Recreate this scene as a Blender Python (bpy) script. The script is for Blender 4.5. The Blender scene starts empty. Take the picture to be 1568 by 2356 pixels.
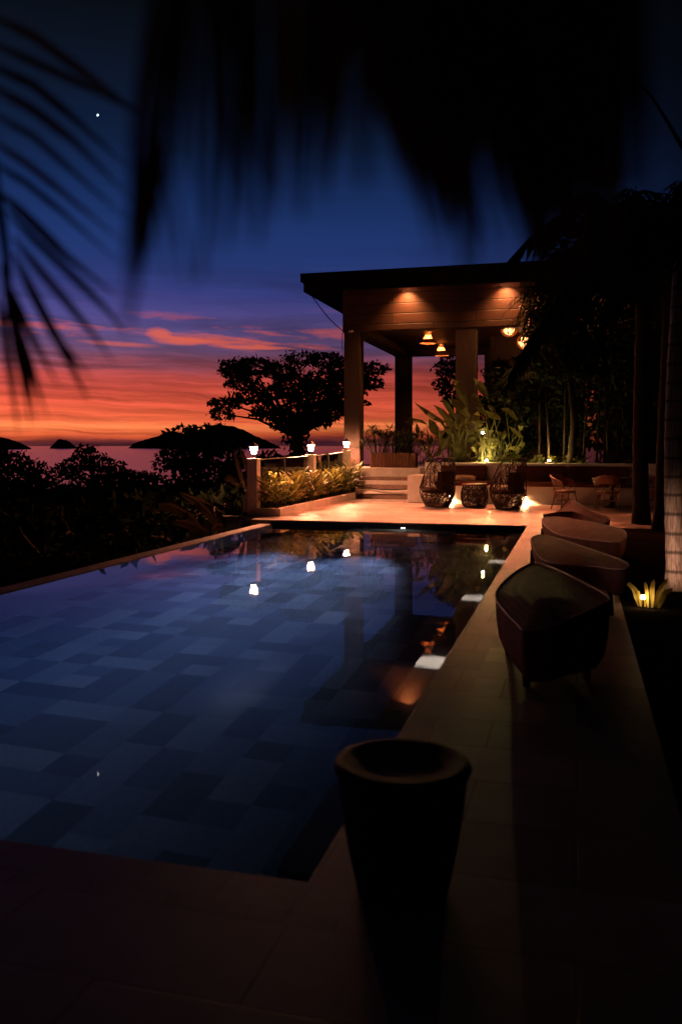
import bpy, math, random
from mathutils import Vector, Matrix
R = random.Random(7)
SC = bpy.context.scene
COL = SC.collection
PI = math.pi
rad = math.radians

# ------------------------------------------------------------------ surveying: photograph point -> place in the world
F, CX, HY, EYE, YAW = 2000.0, 784.0, 1025.0, 1.55, rad(15.14)
SN, CS = math.sin(YAW), math.cos(YAW)
def W(px, py, Z):
    xc = (px - CX) / F * Z
    return Vector((xc * CS - Z * SN, xc * SN + Z * CS, EYE - (py - HY) / F * Z))
def G(px, py, z=0.0):
    return W(px, py, F * (EYE - z) / (py - HY))
def AY(px, py, Y):
    return W(px, py, Y / ((px - CX) / F * SN + CS))

# ------------------------------------------------------------------ materials
def lin(r, g, b):
    f = lambda c: (c / 255 / 12.92) if c / 255 <= .04045 else ((c / 255 + .055) / 1.055) ** 2.4
    return (f(r), f(g), f(b), 1)
class NT:
    def __init__(s, nt): s.nt = nt; s.L = nt.links
    def n(s, t, **k):
        o = s.nt.nodes.new(t)
        for a, v in k.items():
            if a.startswith('i_'):
                key = a[2:]
                key = int(key) if key.isdigit() else key.replace('_', ' ')
                o.inputs[key].default_value = v
            else: setattr(o, a, v)
        return o
    def l(s, a, b): s.L.new(a, b)
    def math(s, op, a, b=None, c=None):
        o = s.nt.nodes.new('ShaderNodeMath'); o.operation = op
        for i, v in enumerate((a, b, c)):
            if v is None: continue
            if isinstance(v, (int, float)): o.inputs[i].default_value = v
            else: s.l(v, o.inputs[i])
        return o.outputs[0]
    def mix(s, fac, a, b, bt='MIX'):
        o = s.nt.nodes.new('ShaderNodeMix'); o.data_type = 'RGBA'; o.blend_type = bt
        for i, v in ((0, fac), (6, a), (7, b)):
            if isinstance(v, (int, float)): o.inputs[i].default_value = v
            elif isinstance(v, (tuple, list)): o.inputs[i].default_value = v
            else: s.l(v, o.inputs[i])
        return o.outputs[2]
    def ramp(s, fac, els, interp='LINEAR'):
        o = s.nt.nodes.new('ShaderNodeValToRGB'); r = o.color_ramp; r.interpolation = interp
        while len(r.elements) < len(els): r.elements.new(.5)
        for e, (p, c) in zip(r.elements, els): e.position = p; e.color = c
        s.l(fac, o.inputs[0]); return o.outputs[0]
def newmat(name):
    m = bpy.data.materials.new(name); m.use_nodes = True
    nt = m.node_tree; nt.nodes.clear()
    t = NT(nt); t.out = t.n('ShaderNodeOutputMaterial'); return m, t
def c4(c): return (c[0], c[1], c[2], 1)
def surf(name, col, rough=.7, spec=.3, var=.25, scale=6.0, bump=.0, bscale=40.0, stretch=(1, 1, 1), trans=0.0, metal=0.0, coat=0.0):
    """plain surface with two noise scales of colour variation and optional bump"""
    m, t = newmat(name)
    tc = t.n('ShaderNodeTexCoord'); mp = t.n('ShaderNodeMapping'); mp.inputs['Scale'].default_value = stretch
    t.l(tc.outputs['Object'], mp.inputs[0])
    nz = t.n('ShaderNodeTexNoise', i_Scale=scale, i_Detail=5.0, i_Roughness=.6); t.l(mp.outputs[0], nz.inputs[0])
    lo = c4([x * (1 - var) for x in col]); hi = c4([min(1, x * (1 + var)) for x in col])
    cr = t.ramp(nz.outputs[0], [(.3, lo), (.7, hi)])
    p = t.n('ShaderNodeBsdfPrincipled', i_Roughness=rough, i_Metallic=metal)
    p.inputs['Specular IOR Level'].default_value = spec
    t.l(cr, p.inputs['Base Color'])
    if bump:
        b = t.n('ShaderNodeTexNoise', i_Scale=bscale, i_Detail=4.0); t.l(mp.outputs[0], b.inputs[0])
        bp = t.n('ShaderNodeBump', i_Strength=bump, i_Distance=.02); t.l(b.outputs[0], bp.inputs['Height']); t.l(bp.outputs[0], p.inputs['Normal'])
    sh = p.outputs[0]
    if trans:
        tr = t.n('ShaderNodeBsdfTranslucent'); t.l(cr, tr.inputs[0])
        ms = t.n('ShaderNodeMixShader', i_0=trans); t.l(sh, ms.inputs[1]); t.l(tr.outputs[0], ms.inputs[2]); sh = ms.outputs[0]
    t.l(sh, t.out.inputs[0]); return m
def emit(name, col, s):
    m, t = newmat(name)
    e = t.n('ShaderNodeEmission', i_Color=c4(col), i_Strength=s); t.l(e.outputs[0], t.out.inputs[0]); return m
def tiled(name, col, tw, th, mortar=.006, rot=0.0, rough=.42, var=.26, spec=.2, stain=.55):
    m, t = newmat(name)
    tc = t.n('ShaderNodeTexCoord'); mp = t.n('ShaderNodeMapping'); mp.inputs['Rotation'].default_value = (0, 0, rot)
    t.l(tc.outputs['Object'], mp.inputs[0])
    br = t.n('ShaderNodeTexBrick', i_Scale=1.0, i_Mortar_Size=mortar, i_Mortar_Smooth=.2, i_Brick_Width=tw, i_Row_Height=th)
    br.inputs['Color1'].default_value = c4([x * (1 - var) for x in col]); br.inputs['Color2'].default_value = c4([x * (1 + var) for x in col])
    br.inputs['Mortar'].default_value = c4([x * .35 for x in col]); t.l(mp.outputs[0], br.inputs[0])
    nz = t.n('ShaderNodeTexNoise', i_Scale=.9, i_Detail=7.0, i_Roughness=.65); t.l(tc.outputs['Object'], nz.inputs[0])
    k = t.ramp(nz.outputs[0], [(.3, (1 - stain,) * 3 + (1,)), (.65, (1, 1, 1, 1))])
    cc = t.mix(1.0, br.outputs[0], k, 'MULTIPLY')
    p = t.n('ShaderNodeBsdfPrincipled'); p.inputs['Specular IOR Level'].default_value = spec
    t.l(cc, p.inputs['Base Color'])
    rr = t.n('ShaderNodeMapRange', i_3=rough - .1, i_4=rough + .2); t.l(nz.outputs[0], rr.inputs[0]); t.l(rr.outputs[0], p.inputs['Roughness'])
    fn = t.n('ShaderNodeTexNoise', i_Scale=60.0, i_Detail=4.0); t.l(tc.outputs['Object'], fn.inputs[0])
    hh = t.math('ADD', t.math('MULTIPLY', br.outputs[1], -1.0), t.math('MULTIPLY', fn.outputs[0], .35))
    bp = t.n('ShaderNodeBump', i_Strength=.35, i_Distance=.004); t.l(hh, bp.inputs['Height']); t.l(bp.outputs[0], p.inputs['Normal'])
    t.l(p.outputs[0], t.out.inputs[0]); return m
def woodplank(name, col, plank=.32, length=2.6):
    m, t = newmat(name)
    tc = t.n('ShaderNodeTexCoord'); sp = t.n('ShaderNodeSeparateXYZ'); t.l(tc.outputs['Object'], sp.inputs[0])
    cb = t.n('ShaderNodeCombineXYZ'); t.l(t.math('ADD', sp.outputs[0], sp.outputs[1]), cb.inputs[0]); t.l(sp.outputs[2], cb.inputs[1])
    br = t.n('ShaderNodeTexBrick', i_Scale=1.0, i_Mortar_Size=.02, i_Mortar_Smooth=.4, i_Brick_Width=length, i_Row_Height=plank)
    br.inputs['Color1'].default_value = c4([x * .75 for x in col]); br.inputs['Color2'].default_value = c4([x * 1.25 for x in col])
    br.inputs['Mortar'].default_value = c4([x * .2 for x in col]); t.l(cb.outputs[0], br.inputs[0])
    mp = t.n('ShaderNodeMapping'); mp.inputs['Scale'].default_value = (1, 12, 1); t.l(cb.outputs[0], mp.inputs[0])
    nz = t.n('ShaderNodeTexNoise', i_Scale=2.2, i_Detail=8.0, i_Roughness=.65, i_Distortion=.6); t.l(mp.outputs[0], nz.inputs[0])
    k = t.ramp(nz.outputs[0], [(.28, (.45, .45, .45, 1)), (.7, (1.15, 1.15, 1.15, 1))])
    p = t.n('ShaderNodeBsdfPrincipled', i_Roughness=.55); p.inputs['Specular IOR Level'].default_value = .3
    t.l(t.mix(1.0, br.outputs[0], k, 'MULTIPLY'), p.inputs['Base Color'])
    hh = t.math('ADD', t.math('MULTIPLY', br.outputs[1], -1.0), t.math('MULTIPLY', nz.outputs[0], .5))
    bp = t.n('ShaderNodeBump', i_Strength=.6, i_Distance=.012); t.l(hh, bp.inputs['Height']); t.l(bp.outputs[0], p.inputs['Normal'])
    t.l(p.outputs[0], t.out.inputs[0]); return m
def wicker(name, col, scale=70.0):
    m, t = newmat(name)
    tc = t.n('ShaderNodeTexCoord')
    w1 = t.n('ShaderNodeTexWave', i_Scale=scale * .3, i_Distortion=.6, i_Detail=1.0, bands_direction='X'); t.l(tc.outputs['Object'], w1.inputs[0])
    w2 = t.n('ShaderNodeTexWave', i_Scale=scale * .3, i_Distortion=.6, i_Detail=1.0, bands_direction='Y'); t.l(tc.outputs['Object'], w2.inputs[0])
    w3 = t.n('ShaderNodeTexWave', i_Scale=scale * .3, i_Distortion=.6, i_Detail=1.0, bands_direction='Z'); t.l(tc.outputs['Object'], w3.inputs[0])
    h = t.math('MULTIPLY', t.math('MAXIMUM', w1.outputs[1], w3.outputs[1]), w2.outputs[1])
    nz = t.n('ShaderNodeTexNoise', i_Scale=5.0, i_Detail=5.0); t.l(tc.outputs['Object'], nz.inputs[0])
    base = t.ramp(h, [(.0, c4([x * .45 for x in col])), (.6, c4([x * 1.15 for x in col]))])
    k = t.ramp(nz.outputs[0], [(.3, (.7, .7, .7, 1)), (.7, (1.1, 1.1, 1.1, 1))])
    p = t.n('ShaderNodeBsdfPrincipled', i_Roughness=.6); p.inputs['Specular IOR Level'].default_value = .06
    t.l(t.mix(1.0, base, k, 'MULTIPLY'), p.inputs['Base Color'])
    bp = t.n('ShaderNodeBump', i_Strength=.7, i_Distance=.01); t.l(h, bp.inputs['Height']); t.l(bp.outputs[0], p.inputs['Normal'])
    t.l(p.outputs[0], t.out.inputs[0]); return m
def leafmat(name, a, b, trans=.3, rough=.45, spec=.18):
    m, t = newmat(name)
    at = t.n('ShaderNodeAttribute', attribute_name='tone')
    cr = t.ramp(at.outputs['Fac'], [(0, c4(a)), (1, c4(b))])
    p = t.n('ShaderNodeBsdfPrincipled', i_Roughness=rough); p.inputs['Specular IOR Level'].default_value = spec
    t.l(cr, p.inputs['Base Color'])
    tr = t.n('ShaderNodeBsdfTranslucent'); t.l(cr, tr.inputs[0])
    ms = t.n('ShaderNodeMixShader', i_0=trans); t.l(p.outputs[0], ms.inputs[1]); t.l(tr.outputs[0], ms.inputs[2])
    t.l(ms.outputs[0], t.out.inputs[0]); return m

def watermat(name, rough, tint, bumps):
    """clear water: fresnel mirror over a tinted clear body; ripples from noise"""
    m, t = newmat(name)
    tc = t.n('ShaderNodeTexCoord')
    h = None
    for sc, st in bumps:
        nz = t.n('ShaderNodeTexNoise', i_Scale=sc, i_Detail=3.0); t.l(tc.outputs['Object'], nz.inputs[0])
        v = t.math('MULTIPLY', nz.outputs[0], st); h = v if h is None else t.math('ADD', h, v)
    bp = t.n('ShaderNodeBump', i_Strength=1.0, i_Distance=1.0); t.l(h, bp.inputs['Height'])
    fr = t.n('ShaderNodeFresnel', i_IOR=1.33); t.l(bp.outputs[0], fr.inputs['Normal'])
    gl = t.n('ShaderNodeBsdfGlossy', i_Roughness=rough); t.l(bp.outputs[0], gl.inputs['Normal'])
    tr = t.n('ShaderNodeBsdfRefraction', i_Color=tint, i_IOR=1.33, i_Roughness=0.0); t.l(bp.outputs[0], tr.inputs['Normal'])
    ms = t.n('ShaderNodeMixShader'); t.l(fr.outputs[0], ms.inputs[0]); t.l(tr.outputs[0], ms.inputs[1]); t.l(gl.outputs[0], ms.inputs[2])
    t.l(ms.outputs[0], t.out.inputs[0]); return m
def glassmat(name):
    m, t = newmat(name)
    fr = t.n('ShaderNodeFresnel', i_IOR=1.45)
    gl = t.n('ShaderNodeBsdfGlossy', i_Roughness=.03)
    tr = t.n('ShaderNodeBsdfTransparent', i_Color=(.86, .9, .88, 1))
    ms = t.n('ShaderNodeMixShader'); t.l(fr.outputs[0], ms.inputs[0]); t.l(tr.outputs[0], ms.inputs[1]); t.l(gl.outputs[0], ms.inputs[2])
    t.l(ms.outputs[0], t.out.inputs[0]); return m
def pooltile(name):
    m, t = newmat(name)
    at = t.n('ShaderNodeAttribute', attribute_name='tone')
    cr = t.ramp(at.outputs['Fac'], [(0, (.05, .08, .18, 1)), (.5, (.12, .18, .36, 1)), (1, (.26, .34, .55, 1))])
    tc = t.n('ShaderNodeTexCoord')
    br = t.n('ShaderNodeTexBrick', offset=.0, i_Scale=1.0, i_Mortar_Size=.0022, i_Brick_Width=.03, i_Row_Height=.03)
    br.inputs['Color1'].default_value = (.8, .8, .8, 1); br.inputs['Color2'].default_value = (1.2, 1.2, 1.2, 1); br.inputs['Mortar'].default_value = (1.1, 1.1, 1.1, 1)
    t.l(tc.outputs['Object'], br.inputs[0])
    p = t.n('ShaderNodeBsdfPrincipled', i_Roughness=.6)
    t.l(t.mix(.6, cr, br.outputs[0], 'MULTIPLY'), p.inputs['Base Color'])
    t.l(p.outputs[0], t.out.inputs[0]); return m

M = {}
M['deck'] = tiled('deck_tile', (.42, .33, .27), .9, .45, rot=0.0)
M['coping'] = tiled('coping_tile', (.36, .27, .21), .30, .55, mortar=.004)
M['plaster'] = surf('white_plaster', (.62, .55, .48), .85, .2, .12, 3.0, .25, 90)
M['plaster2'] = surf('rough_render', (.62, .52, .45), .9, .2, .2, 30.0, .5, 120)
M['stone'] = surf('grey_stone', (.17, .14, .12), .8, .2, .25, 5, .3, 60)
M['step'] = surf('step_stone', (.6, .53, .46), .8, .2, .15, 4, .25, 80)
M['recess_shade'] = surf('shaded_recess_stone', (.2, .13, .1), .85, .2, .2, 8)  # riser stone darkened: shadow under the treads is put into its colour
M['pooltile'] = pooltile('pool_mosaic')
M['poolwall'] = surf('pool_wall_mosaic', (.36, .46, .66), .5, .3, .12, 30)
M['ledge'] = surf('pool_ledge_mosaic', (.48, .46, .44), .5, .3, .15, 30)
M['water'] = watermat('pool_water', .012, (.9, .96, 1.0, 1), [(1.6, .0010), (7.0, .00015)])
M['wood'] = woodplank('dark_wood_plank', (.045, .017, .009))
M['woodcol'] = surf('column_wood', (.03, .013, .008), .6, .3, .35, 3, .4, 30, (6, 6, .6))
M['roof'] = surf('dark_fascia', (.006, .005, .006), .9, .05, .3, 4)
M['ceiling'] = woodplank('ceiling_wood', (.06, .025, .013), .2, 3)
M['wicker'] = wicker('brown_wicker', (.27, .088, .045))
M['wickerstool'] = wicker('dark_stool_wicker', (.02, .012, .009), 95)
M['wickerdark'] = surf('dark_wicker_strand', (.035, .018, .012), .6, .3, .3, 12)
M['rattan'] = surf('rattan_cane', (.24, .11, .055), .5, .4, .35, 18)
M['shade'] = surf('shade_wicker', (.5, .28, .13), .7, .2, .3, 20, trans=.6)
M['cushion'] = surf('dark_red_fabric', (.075, .026, .018), .95, .1, .2, 12, .3, 150)
M['cushdark'] = surf('charcoal_fabric', (.03, .018, .015), .95, .1, .2, 12, .3, 150)
M['pillow'] = surf('striped_pillow', (.3, .2, .13), .95, .1, .5, 9, .2, 120, (1, 1, 8))
M['metal'] = surf('dark_metal', (.04, .032, .028), .4, .5, .2, 10, metal=.7)
M['glass'] = glassmat('railing_glass')
M['cable'] = surf('black_cable', (.012, .012, .012), .6, .3, .2, 10)
M['bark'] = surf('tree_bark', (.022, .015, .011), .95, .05, .4, 6, .6, 18, (3, 3, .7))
M['palmbark'] = None
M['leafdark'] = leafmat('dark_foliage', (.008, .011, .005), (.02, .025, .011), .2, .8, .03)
M['leafblack'] = leafmat('shaded_foliage', (.003, .005, .002), (.008, .011, .005), .1, .9, .0)  # darker copy of the foliage, the slope's shade is in its colour
M['leafhel'] = leafmat('heliconia_leaf', (.025, .03, .009), (.13, .11, .028), .3, .5)
M['leafginger'] = leafmat('ginger_leaf', (.04, .06, .012), (.30, .27, .06), .3, .5)
M['leafshrub'] = leafmat('shrub_leaf', (.012, .018, .008), (.04, .045, .018), .2, .4)
M['leafbanana'] = leafmat('banana_leaf', (.005, .0035, .002), (.012, .0075, .0035), .3, .5)
M['leafagave'] = leafmat('agave_leaf', (.16, .12, .03), (.38, .27, .06), .25, .5)
M['frond'] = leafmat('palm_frond_leaf', (.04, .032, .018), (.12, .08, .04), .3, .6)
M['soil'] = surf('garden_soil', (.012, .009, .007), 1.0, .0, .5, 6, .6, 20)
M['land'] = surf('hillside_ground', (.004, .005, .004), 1.0, .0, .5, .3)
M['island'] = surf('island_forest', (.02, .014, .016), .95, .05, .3, .01)
def glowglass(name, col, s_):
    m, t = newmat(name)
    e = t.n('ShaderNodeEmission', i_Color=c4(col), i_Strength=s_); tr = t.n('ShaderNodeBsdfTransparent'); a = t.n('ShaderNodeAddShader')
    t.l(e.outputs[0], a.inputs[0]); t.l(tr.outputs[0], a.inputs[1]); t.l(a.outputs[0], t.out.inputs[0]); return m
M['bulb'] = glowglass('lantern_glow', (1, .42, .2), 400)
M['warmbulb'] = emit('pendant_bulb', (1, .42, .15), 420)
M['warmglow'] = emit('globe_glow', (1, .38, .12), 9)
M['spotglow'] = emit('downlight_glow', (1, .45, .14), 60)
M['white'] = emit('pool_lamp_glow', (1, .92, .84), 60)
M['garden'] = emit('garden_lamp_glow', (1, .78, .32), 60)
M['star'] = emit('star_glow', (.9, .95, 1), 40)
def palmbark():
    m, t = newmat('palm_bark')
    tc = t.n('ShaderNodeTexCoord')
    w = t.n('ShaderNodeTexWave', i_Scale=1.55, i_Distortion=1.2, i_Detail=2.0, bands_direction='Z'); t.l(tc.outputs['Object'], w.inputs[0])
    mp = t.n('ShaderNodeMapping'); mp.inputs['Scale'].default_value = (14, 14, 1.2); t.l(tc.outputs['Object'], mp.inputs[0])
    nz = t.n('ShaderNodeTexNoise', i_Scale=4.0, i_Detail=6.0, i_Roughness=.7); t.l(mp.outputs[0], nz.inputs[0])
    a = t.ramp(nz.outputs[0], [(.35, (.10, .07, .05, 1)), (.6, (.42, .34, .28, 1))])
    k = t.ramp(w.outputs[1], [(.0, (.25, .25, .25, 1)), (.14, (1, 1, 1, 1))])
    p = t.n('ShaderNodeBsdfPrincipled', i_Roughness=.85); t.l(t.mix(1.0, a, k, 'MULTIPLY'), p.inputs['Base Color'])
    bp = t.n('ShaderNodeBump', i_Strength=.7, i_Distance=.02); t.l(nz.outputs[0], bp.inputs['Height']); t.l(bp.outputs[0], p.inputs['Normal'])
    t.l(p.outputs[0], t.out.inputs[0]); return m
M['palmbark'] = palmbark()
def seamat():
    m, t = newmat('sea_water')
    tc = t.n('ShaderNodeTexCoord'); mp = t.n('ShaderNodeMapping'); mp.inputs['Scale'].default_value = (.02, .05, 1); t.l(tc.outputs['Object'], mp.inputs[0])
    nz = t.n('ShaderNodeTexNoise', i_Scale=1.0, i_Detail=6.0, i_Roughness=.7); t.l(mp.outputs[0], nz.inputs[0])
    bp = t.n('ShaderNodeBump', i_Strength=.35, i_Distance=3.0); t.l(nz.outputs[0], bp.inputs['Height'])
    p = t.n('ShaderNodeBsdfPrincipled', i_Roughness=.16, i_IOR=1.24); p.inputs['Base Color'].default_value = (.01, .015, .03, 1)
    t.l(bp.outputs[0], p.inputs['Normal']); t.l(p.outputs[0], t.out.inputs[0]); return m
M['sea'] = seamat()

# ------------------------------------------------------------------ mesh builder
class MB:
    def __init__(s): s.v = []; s.f = []; s.t = []
    def add(s, vs, fs, tone=.5):
        o = len(s.v); s.v.extend([Vector(p) for p in vs])
        for f in fs: s.f.append([i + o for i in f]); s.t.append(tone)
        return s
    def box(s, x0, x1, y0, y1, z0, z1):
        return s.add([(x0, y0, z0), (x1, y0, z0), (x1, y1, z0), (x0, y1, z0), (x0, y0, z1), (x1, y0, z1), (x1, y1, z1), (x0, y1, z1)],
                     [(0, 3, 2, 1), (4, 5, 6, 7), (0, 1, 5, 4), (1, 2, 6, 5), (2, 3, 7, 6), (3, 0, 4, 7)])
    def prism(s, poly, z0, z1):
        n = len(poly); vs = [(x, y, z0) for x, y in poly] + [(x, y, z1) for x, y in poly]
        return s.add(vs, [tuple(range(n - 1, -1, -1)), tuple(range(n, 2 * n))] + [(i, (i + 1) % n, (i + 1) % n + n, i + n) for i in range(n)])
    def tube(s, pts, r, n=6, tone=.5, cap=True):
        pts = [Vector(p) for p in pts]; m = len(pts)
        rr = r if isinstance(r, (list, tuple)) else [r] * m
        vs = []; up = Vector((0, 0, 1))
        for i, p in enumerate(pts):
            d = (pts[min(i + 1, m - 1)] - pts[max(i - 1, 0)])
            if d.length < 1e-9: d = Vector((0, 0, 1))
            d.normalize()
            a = d.cross(up) if abs(d.z) < .95 else d.cross(Vector((1, 0, 0)))
            a.normalize(); b = d.cross(a)
            for k in range(n):
                an = 2 * PI * k / n; vs.append(p + (a * math.cos(an) + b * math.sin(an)) * rr[i])
        fs = [(i * n + k, i * n + (k + 1) % n, (i + 1) * n + (k + 1) % n, (i + 1) * n + k) for i in range(m - 1) for k in range(n)]
        if cap: fs += [tuple(range(n - 1, -1, -1)), tuple((m - 1) * n + k for k in range(n))]
        return s.add(vs, fs, tone)
    def lathe(s, prof, c=(0, 0, 0), n=24, sx=1, sy=1, caps=True):
        vs = [(c[0] + r * math.cos(2 * PI * k / n) * sx, c[1] + r * math.sin(2 * PI * k / n) * sy, c[2] + z) for r, z in prof for k in range(n)]
        m = len(prof)
        fs = [(i * n + k, i * n + (k + 1) % n, (i + 1) * n + (k + 1) % n, (i + 1) * n + k) for i in range(m - 1) for k in range(n)]
        if caps: fs += [tuple(range(n - 1, -1, -1)), tuple((m - 1) * n + k for k in range(n))]
        return s.add(vs, fs)
    def leaf(s, pts, width, side=None, fold=.25, tone=.5, prof=None):
        """blade along pts: two halves folded along the midrib"""
        pts = [Vector(p) for p in pts]; m = len(pts); vs = []
        for i, p in enumerate(pts):
            d = (pts[min(i + 1, m - 1)] - pts[max(i - 1, 0)]).normalized()
            sd = side if side is not None else d.cross(Vector((0, 0, 1)))
            sd = sd - d * sd.dot(d)
            if sd.length < 1e-5: sd = Vector((1, 0, 0))
            sd.normalize(); nn = sd.cross(d)
            u = i / (m - 1)
            w = width * .5 * (prof(u) if prof else (math.sin(PI * min(1, u * .93 + .07)) ** .7))
            vs += [p - sd * w + nn * w * fold, p, p + sd * w + nn * w * fold]
        fs = []
        for i in range(m - 1):
            a = i * 3; fs += [(a, a + 1, a + 4, a + 3), (a + 1, a + 2, a + 5, a + 4)]
        return s.add(vs, fs, tone)
    def quadleaf(s, c, size, ax, nrm, tone):
        b = ax.cross(nrm).normalized()
        return s.add([c - ax * size, c + b * size * .42, c + ax * size, c - b * size * .42], [(0, 1, 2, 3)], tone)
    def build(s, name, mat, parent=None, smooth=False, bevel=0.0, tone=False, label=None):
        me = bpy.data.meshes.new(name)
        o0 = parent_loc(parent) if parent else Vector((0, 0, 0))
        me.from_pydata([tuple(p - o0) for p in s.v], [], s.f)
        if tone:
            a = me.attributes.new('tone', 'FLOAT', 'FACE'); a.data.foreach_set('value', s.t)
        if smooth: me.polygons.foreach_set('use_smooth', [True] * len(me.polygons))
        me.materials.append(M[mat] if isinstance(mat, str) else mat); me.update()
        o = bpy.data.objects.new(name, me); COL.objects.link(o)
        if parent: o.parent = parent
        if bevel:
            b = o.modifiers.new('edge', 'BEVEL'); b.width = bevel; b.segments = 2; b.limit_method = 'ANGLE'
        if label: o['label'] = label
        return o
def parent_loc(p):
    v = Vector((0, 0, 0))
    while p is not None: v += p.location; p = p.parent
    return v
def tag(o, label=None, cat=None, group=None, kind=None):
    if label: o['label'] = label
    if cat: o['category'] = cat
    if group: o['group'] = group
    if kind: o['kind'] = kind
    return o
def empty(name, loc, label, cat, group=None):
    o = bpy.data.objects.new(name, None); COL.objects.link(o); o.location = loc; o.empty_display_size = .2
    return tag(o, label, cat, group)
def struct(o): o['kind'] = 'structure'; return o
def copy_tree(o, parent=None):
    c = o.copy(); COL.objects.link(c)
    if parent is not None: c.parent = parent
    for ch in list(o.children): copy_tree(ch, c)
    return c
def lerp(a, b, t): return a + (b - a) * t
def rv(): 
    while True:
        v = Vector((R.uniform(-1, 1), R.uniform(-1, 1), R.uniform(-1, 1)))
        if .05 < v.length < 1: return v.normalized()
def lamp(name, kind, loc, power, col, aim=None, size=.03, cone=None, blend=.3):
    d = bpy.data.lights.new(name, kind); d.energy = power; d.color = col
    if kind in ('POINT', 'SPOT'): d.shadow_soft_size = size
    if kind == 'SPOT': d.spot_size = rad(cone); d.spot_blend = blend
    o = bpy.data.objects.new(name, d); COL.objects.link(o); o.location = loc
    if aim is not None: o.rotation_euler = (Vector(aim) - Vector(loc)).to_track_quat('-Z', 'Y').to_euler()
    return o
WARM = (1, .52, .22)

# ================================================================== SETTING: ground, deck, pool, sea
PX0, PX1, PY0, PY1, WZ = -6.14, -.92, 2.95, 17.15, -.10   # pool outline and water level
FLZ = -1.55

def land_z(x, y):
    d = max(0.0, -7.6 - x); e = max(0.0, y - 44); g = max(0, x - 14)
    b = max(0.0, -y - 4)
    q = math.hypot(d, max(0.0, y - 30))
    z = -.95 - .022 * min(q, 52) - .38 * max(0, q - 52) + .25 * math.sin(x * .35) * math.cos(y * .27) * min(1, d / 6)
    if -7.55 < x < 1.2 and 0 < y < 18: z = -2.3
    return max(z, -70)
mb = MB()
xs = [-14000, -6000, -2500, -1000, -500, -250, -140, -90, -60, -45, -32, -24, -18, -14, -11, -9, -7.6, -7.5, -6, 0, 1.15, 1.5, 6, 14, 30, 60, 200, 1000, 6000]
ys = [-6000, -800, -100, -30, -8, -.1, .1, 6, 12, 17.9, 18.1, 24, 30, 36, 44, 55, 70, 90, 130, 200, 300, 500, 1000, 2500, 6000, 14000]
vs = [(x, y, land_z(x, y)) for y in ys for x in xs]
nx = len(xs)
mb.add(vs, [(j * nx + i, j * nx + i + 1, (j + 1) * nx + i + 1, (j + 1) * nx + i) for j in range(len(ys) - 1) for i in range(nx - 1)])
struct(mb.build('ground', 'land', smooth=True))
mb = MB(); n = 96
ring = [(45000 * math.cos(2 * PI * k / n), 45000 * math.sin(2 * PI * k / n), -30) for k in range(n)]
mb.add(ring, [tuple(range(n))]); struct(mb.build('sea', 'sea'))

# deck slabs (plan pieces butted end to end)
mb = MB()
mb.box(PX1 + .28, .42, -4, 17.15, -.6, 0)
struct(mb.build('pool_deck', 'deck'))
mb = MB(); mb.box(-6.245, 16, 17.45, 24.6, -.6, 0); mb.box(PX1 + .28, 16, 17.15, 17.45, -.6, 0)
struct(mb.build('terrace', 'deck'))
mb = MB(); mb.box(-7.6, PX1 + .279, -4, PY0 - .28, -.6, 0); struct(mb.build('near_deck', 'deck'))
cp = MB()
cp.box(PX1, PX1 + .28, PY0 - .28, PY1 + .30, -.03, .0)
cp.box(-6.0, PX1, PY1, PY1 + .30, -.03, .0)
cp.box(PX0, PX1, PY0 - .28, PY0, -.03, .0)
struct(cp.build('pool_coping', 'coping', bevel=.002))
mb = MB()
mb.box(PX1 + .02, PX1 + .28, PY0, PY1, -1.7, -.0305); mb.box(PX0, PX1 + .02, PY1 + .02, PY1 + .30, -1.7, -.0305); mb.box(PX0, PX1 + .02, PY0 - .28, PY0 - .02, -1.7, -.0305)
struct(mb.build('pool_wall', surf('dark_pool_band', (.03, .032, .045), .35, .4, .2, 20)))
mb = MB(); mb.box(PX0 - .002, PX0 + .015, PY0, PY1, FLZ, WZ - .012); struct(mb.build('pool_side_wall', 'poolwall'))
# infinity rim with a lower gutter beyond it
mb = MB(); mb.box(PX0 - .27, PX0 - .002, 1.2, PY1 + .25, -1.9, WZ + .012)
struct(mb.build('infinity_rim', 'stone', bevel=.012))
mb = MB(); mb.box(PX0 - 1.2, PX0 - .27, 1.2, PY1 + .25, -1.6, -.75); struct(mb.build('overflow_gutter', 'stone'))
# stepped corner between rim and terrace
mb = MB(); mb.box(-6.62, -6.0, PY1 + .02, PY1 + .36, -.3, -.004); mb.box(-6.62, -6.247, PY1 + .36, 18.0, -.3, -.004)
struct(mb.build('corner_slab', 'stone', bevel=.008))
mb = MB(); mb.box(-7.75, -6.62, 17.72, 18.0, -.1, -.004); mb.box(-7.75, -7.6, 17.3, 17.72, -.7, -.03)
struct(mb.build('stone_ledge', 'stone', bevel=.008))

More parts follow.
